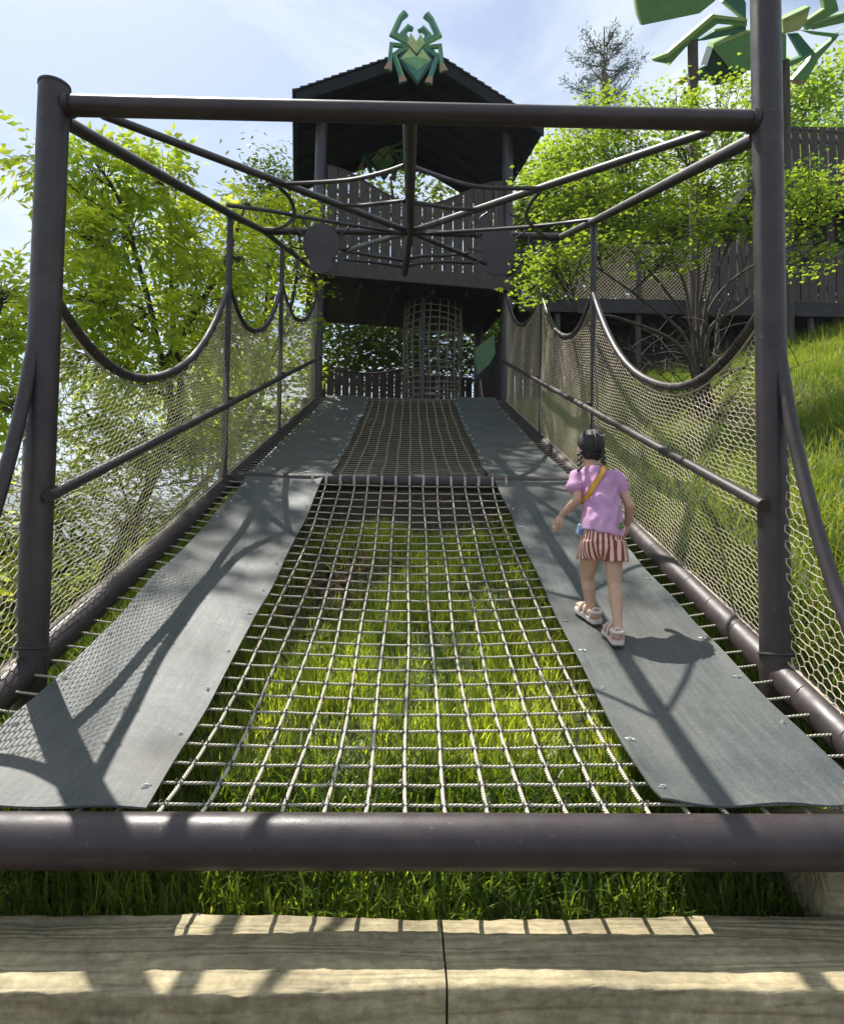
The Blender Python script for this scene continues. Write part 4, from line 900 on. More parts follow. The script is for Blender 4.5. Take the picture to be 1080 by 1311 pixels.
# ------------------------------------------------------------------ vegetation
def leaves(name, B, D, Nn, L, Wd, m, parent, rnd, fold=0.18, droop=0.12):
    D = D / np.linalg.norm(D, axis=1, keepdims=True); S = np.cross(D, Nn); S /= np.linalg.norm(S, axis=1, keepdims=True) + 1e-9; Nn = np.cross(S, D)
    L = L[:, None]; Wd = Wd[:, None]
    mid = B + D * L * 0.45; V = np.stack([B, mid + S * Wd / 2 - Nn * Wd * fold, B + D * L - Nn * L * droop, mid - S * Wd / 2 - Nn * Wd * fold], 1).reshape(-1, 3)
    b = np.arange(len(B))[:, None] * 4; Fc = np.concatenate([b + [[0, 1, 2]], b + [[0, 2, 3]]], 0)
    return mesh_np(name, V, Fc, m, parent, rnd=np.repeat(rnd, 4))
def grow(name, label, base, stems, clusters, leafm, barkm, style='ash', leaf=(0.11, 0.045), r0=0.06, group=None, seed=0, twig_r=0.006):
    """stems: world polylines from the base; clusters: (centre, (rx,ry,rz), number of twigs)"""
    g = np.random.default_rng(seed); base = Vector(base); T = thing(name, label, 'tree' if 'tree' in name or 'maple' in name or 'cedar' in name else 'shrub', base, 0, group); inv = Matrix.Translation(-base)
    tr = MB(); nodes = []
    for st in stems:
        P = cat(st, 6); n = len(P); rs = [r0 * (1 - 0.75 * i / n) for i in range(n)]; tr.tube(P, rs, 8); nodes += [(p, rs[i]) for i, p in enumerate(P)][2:]
    NP = np.array([p[:] for p, _ in nodes]); NR = np.array([r for _, r in nodes])
    B, D, Nn, L, Wd, rn = [], [], [], [], [], []
    for c, rad, nt_ in clusters:
        c = Vector(c); dd = np.linalg.norm(NP - np.array(c), axis=1) + 0.9 * np.clip(NP[:, 2] - c.z + 0.2, 0, 9); i = int(np.argmin(dd)); a = Vector(NP[i])
        mid = a.lerp(c, 0.5) + Vector((0, 0, -0.06 * (c - a).length)); limb = quad_path(a, mid, c, 8); rl = min(NR[i] * 0.7, 0.03) + 0.004
        tr.tube(limb, [rl * (1 - 0.7 * k / 8) for k in range(9)], 6, cap=False)
        crn = g.uniform(-0.22, 0.22); nt_ = int(nt_ * (1.2 if style == 'ash' else 0.9 if style == 'pad' else 1.5))
        for k in range(nt_):
            v = g.normal(size=3); v /= np.linalg.norm(v); q = g.uniform(0.35, 1.0) ** 0.6
            p = c + Vector((v[0] * rad[0] * q, v[1] * rad[1] * q, v[2] * rad[2] * q))
            s = limb[int(g.integers(3, 9))]; md = s.lerp(p, 0.55) + Vector((0, 0, 0.10 * (p - s).length)); tw = quad_path(s, md, p, 4)
            if style != 'far' and (p - s).length > 0.05: tr.tube(tw, [twig_r * (1 - 0.13 * j) for j in range(5)], 4, cap=False)
            dr = (p - md).normalized()
            if style == 'ash':
                ns = 3
                for s_ in range(ns):
                    st_ = tw[4 - s_] if s_ < 3 else p
                    ax = (dr + Vector(g.normal(size=3) * 0.55) + Vector((0, 0, -0.15))).normalized(); ln = g.uniform(0.22, 0.38) * leaf[0] / 0.11
                    sd = ax.cross(Vector((0, 0, 1))); sd = sd.normalized() if sd.length > 0.1 else Vector((1, 0, 0)); upn = sd.cross(ax) + Vector(g.normal(size=3) * 0.25)
                    for j in range(7):
                        f = 0.25 + 0.75 * (j // 2) / 3 if j < 6 else 1.0
                        bpos = st_ + ax * ln * f + Vector((0, 0, -0.25 * ln * f * f)); dj = (ax * 0.7 + sd * (0.8 if j % 2 else -0.8)) if j < 6 else ax
                        dj = dj + Vector((0, 0, -0.35)) + Vector(g.normal(size=3) * 0.14)
                        B.append(bpos[:]); D.append(dj[:]); Nn.append(upn[:]); sc_ = g.uniform(0.75, 1.2); L.append(leaf[0] * sc_); Wd.append(leaf[1] * sc_); rn.append(np.clip(g.normal(0.5 + crn, 0.22), 0, 1))
            elif style in ('pad', 'far'):
                nl = 14 if style == 'pad' else 10
                for j in range(nl):
                    off = g.normal(size=3) * np.array([0.16, 0.16, 0.05 if style == 'pad' else 0.14]) * (leaf[0] / 0.075)
                    an = g.uniform(0, 6.283); dj = np.array([math.cos(an), math.sin(an), -0.25 + g.normal() * 0.15]); nn_ = np.array([0, 0, 1.0]) + g.normal(size=3) * (0.30 if style == 'pad' else 0.6)
                    crnj = np.clip(g.normal(0.5 + crn, 0.2), 0, 1)
                    for an2 in ((-0.7, 0, 0.7) if style == 'pad' else (0,)):
                        ca, sa = math.cos(an2), math.sin(an2); B.append(np.array(p) + off); D.append((dj[0] * ca - dj[1] * sa, dj[0] * sa + dj[1] * ca, dj[2])); Nn.append(nn_)
                        sc_ = g.uniform(0.75, 1.2) * (1 if an2 == 0 else 0.8); L.append(leaf[0] * sc_); Wd.append(leaf[1] * sc_); rn.append(crnj)
    o = tr.build('trunk', barkm, T, True, 60); o.matrix_parent_inverse = inv
    o = leaves('crown', np.array(B), np.array(D, float), np.array(Nn, float), np.array(L), np.array(Wd), leafm, T, np.array(rn)); o.matrix_parent_inverse = inv
    return T
def CL(x, y, rx, ry, Y, n, dz=1.0):       # pixel ellipse at a depth -> crown cluster
    c = PY(x, y, Y); k = Y / F; return (c, (rx * k, max(rx, ry) * k * dz, ry * k), n)
def gpt(X, Y, dz=0.0): return Vector((X, Y, float(ground_z(X, Y)) + dz))

# valley side: the big ash-like tree seen past the left post
b = gpt(-3.9, 8.2, -0.1)
grow('ash_tree', 'tall light-green tree with long leaflets and forking stems, filling the gap beside the short post', b,
     [[b, PY(215, 560, 8.2), PY(200, 430, 8.1), PY(175, 330, 7.9), PY(150, 250, 7.7), PY(120, 205, 7.5)],
      [b + Vector((0.1, 0, 0)), PY(225, 540, 8.3), PY(222, 420, 8.4), PY(218, 300, 8.5), PY(230, 220, 8.6)],
      [PY(210, 470, 8.2), PY(250, 400, 8.4), PY(290, 330, 8.6), PY(315, 260, 8.8)]],
     [CL(120, 225, 45, 42, 7.5, 40), CL(205, 232, 55, 38, 8.0, 44), CL(160, 300, 60, 45, 7.8, 46), CL(105, 300, 38, 40, 7.3, 26), CL(250, 300, 50, 48, 8.4, 44),
      CL(110, 385, 55, 42, 7.4, 46), CL(180, 395, 55, 50, 7.9, 40), CL(260, 385, 60, 50, 8.5, 46), CL(130, 460, 60, 40, 7.6, 38), CL(220, 470, 70, 48, 8.2, 44), CL(310, 330, 36, 48, 9.0, 34),
      CL(300, 430, 50, 60, 9.0, 44), CL(48, 205, 22, 32, 6.9, 7), CL(320, 262, 34, 26, 9.0, 14), CL(110, 530, 50, 34, 7.2, 16), CL(180, 550, 60, 40, 7.8, 24), CL(250, 540, 50, 40, 8.4, 26)],
     LEAF_ASH, BARK, 'ash', (0.125, 0.052), 0.055, None, 11)
b = gpt(-4.6, 6.4, -0.1)
grow('ash_tree', 'light-green leafy tree reaching in from the valley, cut by the left edge', b,
     [[b, PY(-60, 560, 6.4), PY(-35, 470, 6.4), PY(0, 400, 6.3)], [PY(-50, 520, 6.4), PY(-5, 520, 6.2), PY(30, 535, 6.0)]],
     [CL(5, 375, 48, 34, 6.3, 34), CL(20, 430, 45, 30, 6.2, 24), CL(-10, 480, 40, 34, 6.2, 22), CL(15, 520, 34, 26, 6.0, 18), CL(-50, 400, 60, 60, 6.6, 30), CL(-60, 500, 60, 60, 6.6, 26)],
     LEAF_ASH, BARK, 'ash', (0.105, 0.042), 0.05, None, 12)
b = gpt(-4.4, 11.5, -0.1)
grow('yellow_tree', 'yellow-green tree growing between the ash and the tower leg', b,
     [[b, PY(330, 520, 11.4), PY(340, 400, 11.2), PY(345, 300, 11)], [PY(330, 500, 11.4), PY(370, 400, 11.5), PY(385, 320, 11.6)]],
     [CL(335, 275, 40, 28, 11, 44), CL(380, 278, 32, 26, 11.5, 40), CL(345, 330, 42, 32, 11, 40), CL(388, 350, 26, 40, 11.8, 40), CL(330, 400, 45, 40, 11, 40), CL(375, 420, 32, 36, 11.8, 36), CL(330, 470, 50, 40, 11, 34), CL(290, 480, 40, 40, 10.8, 30), CL(385, 470, 28, 34, 12.6, 44), CL(375, 530, 34, 30, 12.4, 44), CL(345, 540, 40, 34, 11.6, 40), CL(300, 560, 40, 34, 11.0, 34)],
     LEAF_YEL, BARK, 'pad', (0.085, 0.05), 0.06, None, 13)
b = gpt(-4.9, 17.0, -0.1)
grow('evergreen_tree', 'small dark round-topped tree rising behind the yellow tree beside the roof', b,
     [[b, PY(345, 400, 17), PY(346, 300, 17), PY(346, 225, 17)]],
     [CL(346, 228, 24, 20, 17, 60), CL(340, 262, 34, 24, 17, 50), CL(360, 300, 40, 40, 17, 50), CL(320, 340, 50, 50, 17, 50), CL(385, 330, 30, 60, 17, 40)], LEAF_DARK, BARK, 'far', (0.16, 0.06), 0.10, None, 14)
# lower shrubs on the falling bank
SHR = [(-2.95, 4.3, 0.9, 0.75, 'low yellow-green shrub pressed against the safety net next to the short post'),
       (-3.3, 6.0, 1.1, 1.0, 'middle bushy shrub behind the first span of the safety net'),
       (-3.1, 7.6, 1.1, 1.1, 'leafy shrub outside the second fence post of the valley side'),
       (-3.0, 9.8, 1.2, 1.3, 'dense green shrub outside the last net span before the tower'),
       (-4.7, 4.9, 1.5, 1.1, 'broad shrub lower down the bank towards the valley'),
       (-3.2, 11.3, 1.3, 1.3, 'tall green shrub standing right beside the tower leg on the valley side'),
       (-5.2, 7.2, 1.8, 1.3, 'wide pale shrub far down the bank under the ash'),
       (-2.7, 2.7, 0.6, 0.5, 'small green shrub outside the wing rail at the foot of the short post')]
for i, (X, Y, w, h, lab) in enumerate(SHR):
    b = gpt(X, Y, -0.05); tp = float(ramp_z(Y)) - 0.10 + (0, 0.1, 0.5, 0.9, 0, 1.3, 0.1, 0)[i] - (0.25 if i in (4,) else 0)
    g = random.Random(i); cl = []
    hh = max(0.5, tp - b.z)
    for k in range(14): cl.append((b + Vector((g.uniform(-.5, .5) * w, g.uniform(-.7, .7) * w, hh * g.uniform(0.3, 0.95))), (0.36 * w, 0.36 * w, 0.26 * h), 17))
    grow('shrub', lab, b, [[b, b + Vector((0.05, 0, hh * 0.4)), b + Vector((0.15 * w, 0.1, hh * 0.8))], [b, b + Vector((-0.1, 0.1, hh * 0.35)), b + Vector((-0.25 * w, -0.1, hh * 0.75))]], cl, LEAF_YEL if i in (0, 1, 7) else LEAF_ASH, BARK, 'pad', (0.075, 0.036), 0.025, 'shrubs on the valley side bank', 30 + i)
# bank side: many-stemmed maple with flat pads of leaves
b = gpt(3.95, 8.7, -0.1)
def ms(x1, y1, x2, y2, x3, y3, Y): return [b + Vector((random.uniform(-.12, .12), random.uniform(-.1, .1), 0)), PY(x1, y1, Y), PY(x2, y2, Y), PY(x3, y3, Y)]
grow('maple', 'many-stemmed maple with flat tiers of bright green leaves beside the tall post', b,
     [ms(885, 420, 870, 350, 820, 280, 8.7), ms(892, 410, 893, 330, 890, 230, 8.8), ms(900, 420, 920, 340, 960, 270, 8.6), ms(880, 440, 830, 390, 760, 340, 8.4), ms(905, 430, 950, 390, 1010, 330, 8.5),
      ms(890, 430, 850, 370, 790, 300, 9.0), ms(898, 430, 935, 360, 1040, 300, 8.9), ms(893, 420, 905, 340, 930, 250, 9.1), ms(875, 450, 800, 410, 740, 400, 8.3)],
     [CL(770, 150, 50, 16, 8.8, 34), CL(840, 140, 50, 18, 9, 38), CL(920, 130, 50, 20, 9, 36), CL(720, 205, 36, 14, 8.8, 22), CL(790, 200, 60, 18, 8.6, 44), CL(870, 190, 60, 20, 8.8, 46), CL(940, 190, 40, 22, 8.6, 30),
      CL(750, 245, 50, 16, 8.4, 38), CL(830, 245, 60, 18, 8.4, 46), CL(910, 240, 55, 20, 8.5, 42), CL(790, 285, 55, 15, 8.2, 40), CL(870, 290, 60, 18, 8.3, 46), CL(940, 285, 40, 18, 8.2, 30),
      CL(710, 270, 34, 12, 8.6, 20), CL(725, 345, 40, 12, 8.2, 26), CL(690, 370, 30, 12, 8.2, 18), CL(850, 330, 45, 12, 8.2, 28), CL(1030, 228, 46, 13, 8.6, 26), CL(1050, 255, 50, 14, 8.4, 30), CL(1020, 290, 30, 10, 8.3, 18), CL(1065, 240, 40, 16, 8.7, 22), CL(700, 330, 34, 10, 8.0, 20), CL(760, 315, 44, 10, 8.0, 24), CL(1040, 330, 40, 12, 8.3, 22), CL(1000, 250, 40, 14, 8.2, 24), CL(740, 175, 30, 10, 8.8, 14), CL(690, 230, 24, 9, 8.7, 12)],
     LEAF_MAPLE, BARK, 'pad', (0.064, 0.027), 0.036, None, 21)
mb_ = MB(); rg = random.Random(9)
for k in range(34):
    p = b + Vector((rg.uniform(-.15, .15), rg.uniform(-.12, .12), rg.uniform(0.1, 0.9))); an = rg.uniform(0, 6.28); ln = rg.uniform(0.7, 1.6); up = rg.uniform(0.1, 0.9)
    q = p + Vector((math.cos(an) * ln, math.sin(an) * ln * 0.7, ln * up)); pts = cat([p, p.lerp(q, 0.35) + Vector((rg.uniform(-.1, .1), 0, rg.uniform(-.05, .12))), p.lerp(q, 0.7) + Vector((0, 0, rg.uniform(-.1, .1))), q], 4)
    mb_.tube(pts, [rg.uniform(0.009, 0.014) * (1 - 0.06 * j) for j in range(len(pts))], 5, cap=False)
    for j in (5, 8, 10):
        d_ = Vector((rg.uniform(-.4, .4), rg.uniform(-.3, .3), rg.uniform(0, .35))); mb_.tube([pts[j], pts[j] + d_ * 0.5 + Vector((0, 0, .03)), pts[j] + d_], [0.006, 0.005, 0.003], 4, cap=False)
o = mb_.build('bare_twigs', BARK, [q for q in COL.objects if q.name.startswith('maple')][0], True, 60); o.matrix_parent_inverse = Matrix.Translation(-b)
# trees behind the tower and the bank
BT = [(0.3, 19.0, [(500, 230, 90, 45, 19), (440, 300, 70, 60, 19), (560, 300, 80, 60, 19), (470, 400, 80, 60, 18.5), (560, 430, 90, 50, 18.5), (430, 460, 50, 40, 18), (520, 470, 80, 30, 18), (450, 430, 60, 40, 17), (500, 440, 60, 40, 17), (590, 440, 60, 40, 17)], 'broad green tree filling the view under and through the tower', LEAF_DARK),
      (3.6, 18.0, [(700, 215, 36, 36, 18), (725, 250, 40, 40, 18), (690, 290, 40, 40, 18), (640, 400, 36, 40, 17.5), (660, 330, 40, 50, 18), (640, 450, 30, 30, 17.5)], 'light green tree beside the tower leg in front of the cedar', LEAF_MAPLE),
      (9.6, 21.0, [(1045, 108, 60, 24, 21), (1000, 130, 50, 30, 21), (1070, 130, 60, 30, 21), (1010, 200, 60, 50, 21), (900, 220, 90, 70, 21), (960, 300, 90, 60, 21), (1050, 240, 60, 50, 19), (1070, 310, 60, 50, 19), (1020, 330, 60, 40, 19), (1060, 190, 50, 30, 19)], 'green tree crowning the bank behind the spider sculpture', LEAF_MAPLE),
      (6.5, 19.5, [(780, 260, 90, 60, 19.5), (840, 330, 90, 50, 19.5), (760, 340, 70, 50, 19.5), (850, 420, 90, 40, 19), (750, 440, 70, 40, 19), (700, 310, 50, 40, 18), (740, 300, 60, 40, 18), (930, 320, 80, 40, 18), (880, 370, 90, 30, 18)], 'dark green tree behind the maple and the footbridge', LEAF_DARK)]
BT.append((5.4, 17.6, [(x_, y_, 44, 34, 17.2) for x_ in range(690, 1090, 48) for y_ in (285, 345)] + [(700, 420, 50, 40, 17.4), (760, 455, 60, 30, 17.4)], 'low leafy tree closing the view behind the footbridge net', LEAF_DARK))
for i, (X, Y, cls, lab, lm) in enumerate(BT):
    b = gpt(X, Y, -0.1); t = PY(cls[0][0], cls[0][1], cls[0][4])
    grow('broadleaf_tree', lab, b, [[b, b.lerp(t, 0.35) + Vector((0.1, 0, 0)), b.lerp(t, 0.7), t]], [CL(c[0], c[1], c[2], c[3], c[4], 70) for c in cls], lm, BARK, 'far', (0.20, 0.10), 0.13, 'trees behind the tower', 50 + i)
# tall sparse cedar with a bare leader
def cedar():
    base = gpt(7.2, 25.0, -0.2); top = PY(773, 34, 25.0); base.x = top.x - 0.1; base.z = float(ground_z(base.x, 25)) - 0.2
    T = thing('cedar_tree', 'tall sparse grey-green cedar with a bare spire rising behind the maple', 'tree', base); inv = Matrix.Translation(-base)
    tr = MB().tube([base, base.lerp(top, 0.5), base.lerp(top, 0.86), base.lerp(top, 0.87), top], [0.30, 0.24, 0.17, 0.05, 0.02], 10)
    g = np.random.default_rng(77); B, D, Nn, L, Wd, rn = [], [], [], [], [], []
    for k in range(58):
        f = 0.42 + 0.53 * (k / 58); p = base.lerp(top, f); a = k * 2.4 + g.uniform(-.3, .3); ln = g.uniform(0.8, 1.7) * (1.35 - f) * 1.9
        if f > 0.90: ln *= 0.8
        pts = quad_path(p, p + Vector((math.cos(a) * ln * 0.6, math.sin(a) * ln * 0.6, ln * 0.05)), p + Vector((math.cos(a) * ln, math.sin(a) * ln, ln * 0.52)), 6); tr.tube(pts, [0.035 * (1 - 0.13 * j) for j in range(7)], 5, cap=False)
        for q in pts[2:]:
            for j in range(34):
                o = g.normal(size=3) * 0.11; d = np.array([math.cos(a), math.sin(a), 0.3]) * 0.5 + g.normal(size=3) * 0.6 + np.array([0, 0, 0.15])
                B.append(np.array(q) + o); D.append(d); Nn.append(g.normal(size=3)); L.append(g.uniform(0.10, 0.22)); Wd.append(g.uniform(0.02, 0.04)); rn.append(g.uniform(0, 1))
    o = tr.build('trunk', BARKP, T, True, 60); o.matrix_parent_inverse = inv
    o = leaves('crown', np.array(B), np.array(D), np.array(Nn), np.array(L), np.array(Wd), LEAF_CEDAR, T, np.array(rn)); o.matrix_parent_inverse = inv
cedar()

# ------------------------------------------------------------------ grass
def grass(name, X, Y, ln, wd, m, lean, seed, label):
    g = np.random.default_rng(seed); n = len(X); Z = ground_z(X, Y) - 0.01
    az = g.uniform(0, 2 * math.pi, n); d = np.stack([np.cos(az), np.sin(az)], -1); ben = g.uniform(0.1, 1.0, n) * lean
    sd = np.stack([-d[:, 1], d[:, 0]], -1); tw = g.uniform(-0.6, 0.6, n)
    V = np.zeros((n, 7, 3)); hs = [0, 0.4, 0.75, 1.0]; ws = [1, 0.85, 0.5, 0]
    for k, (h, w) in enumerate(zip(hs, ws)):
        cx = X + d[:, 0] * ben * ln * h ** 2; cy = Y + d[:, 1] * ben * ln * h ** 2; cz = Z + ln * h * (1 - 0.45 * ben * h)
        if k < 3:
            for e, sg in enumerate((-1, 1)):
                V[:, 2 * k + e, 0] = cx + sd[:, 0] * sg * wd * w / 2; V[:, 2 * k + e, 1] = cy + sd[:, 1] * sg * wd * w / 2; V[:, 2 * k + e, 2] = cz
        else: V[:, 6] = np.stack([cx, cy, cz], -1)
    b = np.arange(n)[:, None] * 7
    Fc = np.concatenate([b + [[0, 1, 3]], b + [[0, 3, 2]], b + [[2, 3, 5]], b + [[2, 5, 4]], b + [[4, 5, 6]]], 0)
    pat = 0.5 + 0.22 * np.sin(X * 1.9 + 1.3 * np.sin(Y * 1.1)) * np.cos(Y * 1.5 + X); r = np.clip(g.normal(pat, 0.2, n), 0, 1)
    o = mesh_np(name, V.reshape(-1, 3), Fc, m, None, rnd=np.repeat(r, 7)); tag(o, label, 'grass', kind='stuff'); return o
g = np.random.default_rng(5)
def clump(X, Y, per, rad, g):
    k = len(X) // per; i = g.integers(0, k, len(X)); m = g.uniform(0, 1, len(X)) < 0.6
    return np.where(m, X[i] + g.normal(0, rad, len(X)), X), np.where(m, Y[i] + g.normal(0, rad, len(X)), Y), np.where(m, 0.75 + 0.6 * ((i * 7919) % 97) / 97, 0.8)
n = 60000; X = g.uniform(-1.9, 1.9, n); Y = 2.1 + (6.9 - 2.1) * g.uniform(0, 1, n) ** 1.15
X, Y, hc = clump(X, Y, 22, 0.035, g); k = (g.uniform(0, 1, n) > dirt_amount(X, Y) * 0.97) & (Y > 2.19); X, Y, hc = X[k], Y[k], hc[k] * np.clip((Y[k] - 2.0) / 0.5, 0.35, 1)
cl = 0.75 + 0.45 * np.sin(X * 4.3 + Y) * np.sin(Y * 3.7 - X * 2)
grass('grass', X, Y, g.uniform(0.10, 0.26, len(X)) * cl * hc, g.uniform(0.003, 0.008, len(X)), GRASS, 0.9, 1, 'sunlit green grass growing under the rope net')
n = 6500; X = g.uniform(-2.2, 1.36, n); Y = g.uniform(2.27, 2.95, n)
grass('grass', X, Y, g.uniform(0.16, 0.36, n) * np.clip((Y - 1.95) / 0.6, 0.4, 1.0), g.uniform(0.008, 0.016, n), GRASS3, 1.0, 2, 'long coarse grass tufts behind the concrete sleepers')
n = 130000; X = 1.78 + 7.5 * g.uniform(0, 1, n) ** 1.5; Y = 1.9 + 11.5 * g.uniform(0, 1, n) ** 1.25
X, Y, hc = clump(X, Y, 26, 0.05, g); k = (g.uniform(0, 1, n) > dirt_amount(X, Y) * 0.9) & (X > 1.76) & (Y > 2.16); X, Y, hc = X[k], Y[k], hc[k]
grass('grass', X, Y, g.uniform(0.12, 0.36, len(X)) * hc, g.uniform(0.004, 0.010, len(X)), GRASS2, 1.2, 3, 'tall bright grass covering the bank beside the ramp')
n = 26000; X = -1.75 - 4.5 * g.uniform(0, 1, n) ** 1.4; Y = 1.9 + 10.5 * g.uniform(0, 1, n)
grass('grass', X, Y, g.uniform(0.14, 0.34, n), g.uniform(0.005, 0.011, n), GRASS2, 1.1, 4, 'rough grass on the bank falling towards the valley')

n = 900; X = np.concatenate([g.normal(-0.65, 0.38, 500), g.uniform(-1.6, 1.6, 400)]); Y = np.concatenate([g.normal(5.4, 0.5, 500), g.uniform(5.9, 11, 400)])
az = g.uniform(0, 6.28, n); lt = leaves('leaf_litter', np.stack([X, Y, ground_z(X, Y) + g.uniform(0.0, 0.05, n)], -1), np.stack([np.cos(az), np.sin(az), g.normal(0.3, 0.3, n)], -1), np.stack([g.normal(0, .4, n), g.normal(-.3, .4, n), np.ones(n)], -1), g.uniform(0.05, 0.11, n), g.uniform(0.03, 0.06, n), leaf_mat('dead_leaf', (0.09, 0.035, 0.02), (0.24, 0.12, 0.06), 0.15, 0.7, 1.0), None, g.uniform(0, 1, n))
tag(lt, 'reddish brown dead leaves lying under the upper end of the lower net', 'leaf litter', kind='stuff')

# tall tree of the valley side whose crown stands above the picture and shades the upper ramp
b = gpt(-10.2, 13.2, -0.2); tp = Vector((-9.6, 13.4, 15.5))
g_ = random.Random(4)
grow('shade_tree', 'tall tree on the valley side with a crown high above the ramp', b, [[b, b.lerp(tp, 0.3) + Vector((0.05, 0, 0)), b.lerp(tp, 0.65), tp]],
     [((-6.4 + g_.uniform(-2.8, 2.6), 14.0 + g_.uniform(-2.4, 2.2), 15.9 + g_.uniform(-0.6, 1.7)), (1.0, 1.0, 0.5), 34) for k in range(15)], LEAF_ASH, BARK, 'far', (0.20, 0.10), 0.16, None, 88)

# ------------------------------------------------------------------ the girl walking up the mat
def mat_pt(x, y):
    d = ray(x, y); o = Vector((0, 0, CZ)); lo, hi = 2.2, 6.0
    for _ in range(40):
        m = (lo + hi) / 2; p = o + d * (m / d.y)
        if p.z > net_z(p.x, p.y) + 0.030: lo = m
        else: hi = m
    return o + d * (lo / d.y)
def capsule(mb, p0, r0, p1, r1, n=14, sq=1.0):
    p0, p1 = Vector(p0), Vector(p1); d = (p1 - p0); L = d.length; t = d.normalized() if L > 1e-6 else Vector((0, 0, 1)); pts, rs = [], []
    for k in range(5): a = math.pi / 2 * (1 - k / 5) ; pts.append(p0 - t * r0 * math.sin(a)); rs.append(max(1e-4, r0 * math.cos(a)))
    for k in range(5): pts.append(p0.lerp(p1, k / 4)); rs.append(r0 + (r1 - r0) * k / 4)
    for k in range(1, 6): a = math.pi / 2 * k / 5; pts.append(p1 + t * r1 * math.sin(a)); rs.append(max(1e-4, r1 * math.cos(a)))
    mb.tube(pts, rs, n, squash=sq)
def ell(mb, c, r, rot=None, n=16, m=10):
    c = Vector(c); V = []; fs = []
    for j in range(m + 1):
        th = math.pi * j / m
        for i in range(n):
            a = 2 * math.pi * i / n; p = Vector((r[0] * math.sin(th) * math.cos(a), r[1] * math.sin(th) * math.sin(a), r[2] * math.cos(th))); V.append(c + (rot @ p if rot else p))
    for j in range(m):
        for i in range(n): fs.append([j * n + i, (j + 1) * n + i, (j + 1) * n + (i + 1) % n, j * n + (i + 1) % n])
    mb.add(V, fs)
def remeshed(mb, name, m, parent, voxel, smooth=6, disp=None):
    me = bpy.data.meshes.new('tmp'); me.from_pydata(mb.v, [], mb.f); me.update(); o = bpy.data.objects.new('tmp', me); COL.objects.link(o)
    r = o.modifiers.new('r', 'REMESH'); r.mode = 'VOXEL'; r.voxel_size = voxel; r.use_smooth_shade = True
    if smooth: q = o.modifiers.new('s', 'SMOOTH'); q.factor = 0.5; q.iterations = smooth
    dg = bpy.context.evaluated_depsgraph_get(); me2 = bpy.data.meshes.new_from_object(o.evaluated_get(dg)); bpy.data.objects.remove(o)
    me2.name = name; me2.materials.clear(); me2.materials.append(m)
    if disp:
        co = np.zeros(len(me2.vertices) * 3, np.float32); no = np.zeros_like(co); me2.vertices.foreach_get('co', co); me2.vertices.foreach_get('normal', no)
        co = co.reshape(-1, 3); no = no.reshape(-1, 3); co += no * disp(co)[:, None]; me2.vertices.foreach_set('co', co.ravel()); me2.update()
    me2.polygons.foreach_set('use_smooth', np.ones(len(me2.polygons), dtype=bool))
    return obj(name, me2, parent)
SKIN, t_, b_ = mat('skin'); b_.inputs['Base Color'].default_value = (0.58, 0.36, 0.25, 1); b_.inputs['Roughness'].default_value = 0.5; b_.inputs['Subsurface Weight'].default_value = 0.08; b_.inputs['Subsurface Radius'].default_value = (0.012, 0.004, 0.002)
n_ = node(t_, 'ShaderNodeTexNoise', Scale=18.0, Detail=4); r_ = node(t_, 'ShaderNodeValToRGB'); r_.color_ramp.elements[0].color = (0.50, 0.285, 0.19, 1); r_.color_ramp.elements[1].color = (0.62, 0.40, 0.285, 1); t_.links.new(n_.outputs['Fac'], r_.inputs['Fac']); t_.links.new(r_.outputs['Color'], b_.inputs['Base Color'])
HAIR = noise_mat('dark_hair', (0.006, 0.005, 0.005), (0.022, 0.017, 0.014), 20, 0.34, None, 0.6, 60, stretch=(6, 6, 1))
SHIRT = noise_mat('lilac_cotton', (0.50, 0.26, 0.44), (0.62, 0.36, 0.56), 9, 0.85, None, 0.25, 60)
SANDAL = noise_mat('cream_foam', (0.62, 0.52, 0.46), (0.74, 0.64, 0.58), 14, 0.7)
SOLE = noise_mat('dark_sole', (0.05, 0.045, 0.04), (0.12, 0.10, 0.09), 20, 0.8)
YEL = flat_mat('yellow_strap', (0.72, 0.42, 0.05), 0.7); REDP = flat_mat('red_strap_trim', (0.42, 0.05, 0.10), 0.7); BLUEP = flat_mat('pale_blue_pouch', (0.36, 0.50, 0.66), 0.3); BADGE = noise_mat('green_badge', (0.03, 0.10, 0.04), (0.35, 0.40, 0.16), 130, 0.7, lo=0.45, hi=0.55)
STR, t_, b_ = mat('striped_cotton'); tc_ = node(t_, 'ShaderNodeTexCoord'); sx_ = node(t_, 'ShaderNodeSeparateXYZ'); t_.links.new(tc_.outputs['Object'], sx_.inputs['Vector'])
a2_ = node(t_, 'ShaderNodeMath', operation='ARCTAN2'); t_.links.new(sx_.outputs['X'], a2_.inputs[0]); ny2 = node(t_, 'ShaderNodeMath', operation='MULTIPLY'); ny2.inputs[1].default_value = -1.5; t_.links.new(sx_.outputs['Y'], ny2.inputs[0]); t_.links.new(ny2.outputs[0], a2_.inputs[1])
ml_ = node(t_, 'ShaderNodeMath', operation='MULTIPLY'); ml_.inputs[1].default_value = 32.0; t_.links.new(a2_.outputs[0], ml_.inputs[0]); sn_ = node(t_, 'ShaderNodeMath', operation='SINE'); t_.links.new(ml_.outputs[0], sn_.inputs[0])
gt_ = node(t_, 'ShaderNodeMath', operation='GREATER_THAN'); gt_.inputs[1].default_value = 0.05; t_.links.new(sn_.outputs[0], gt_.inputs[0])
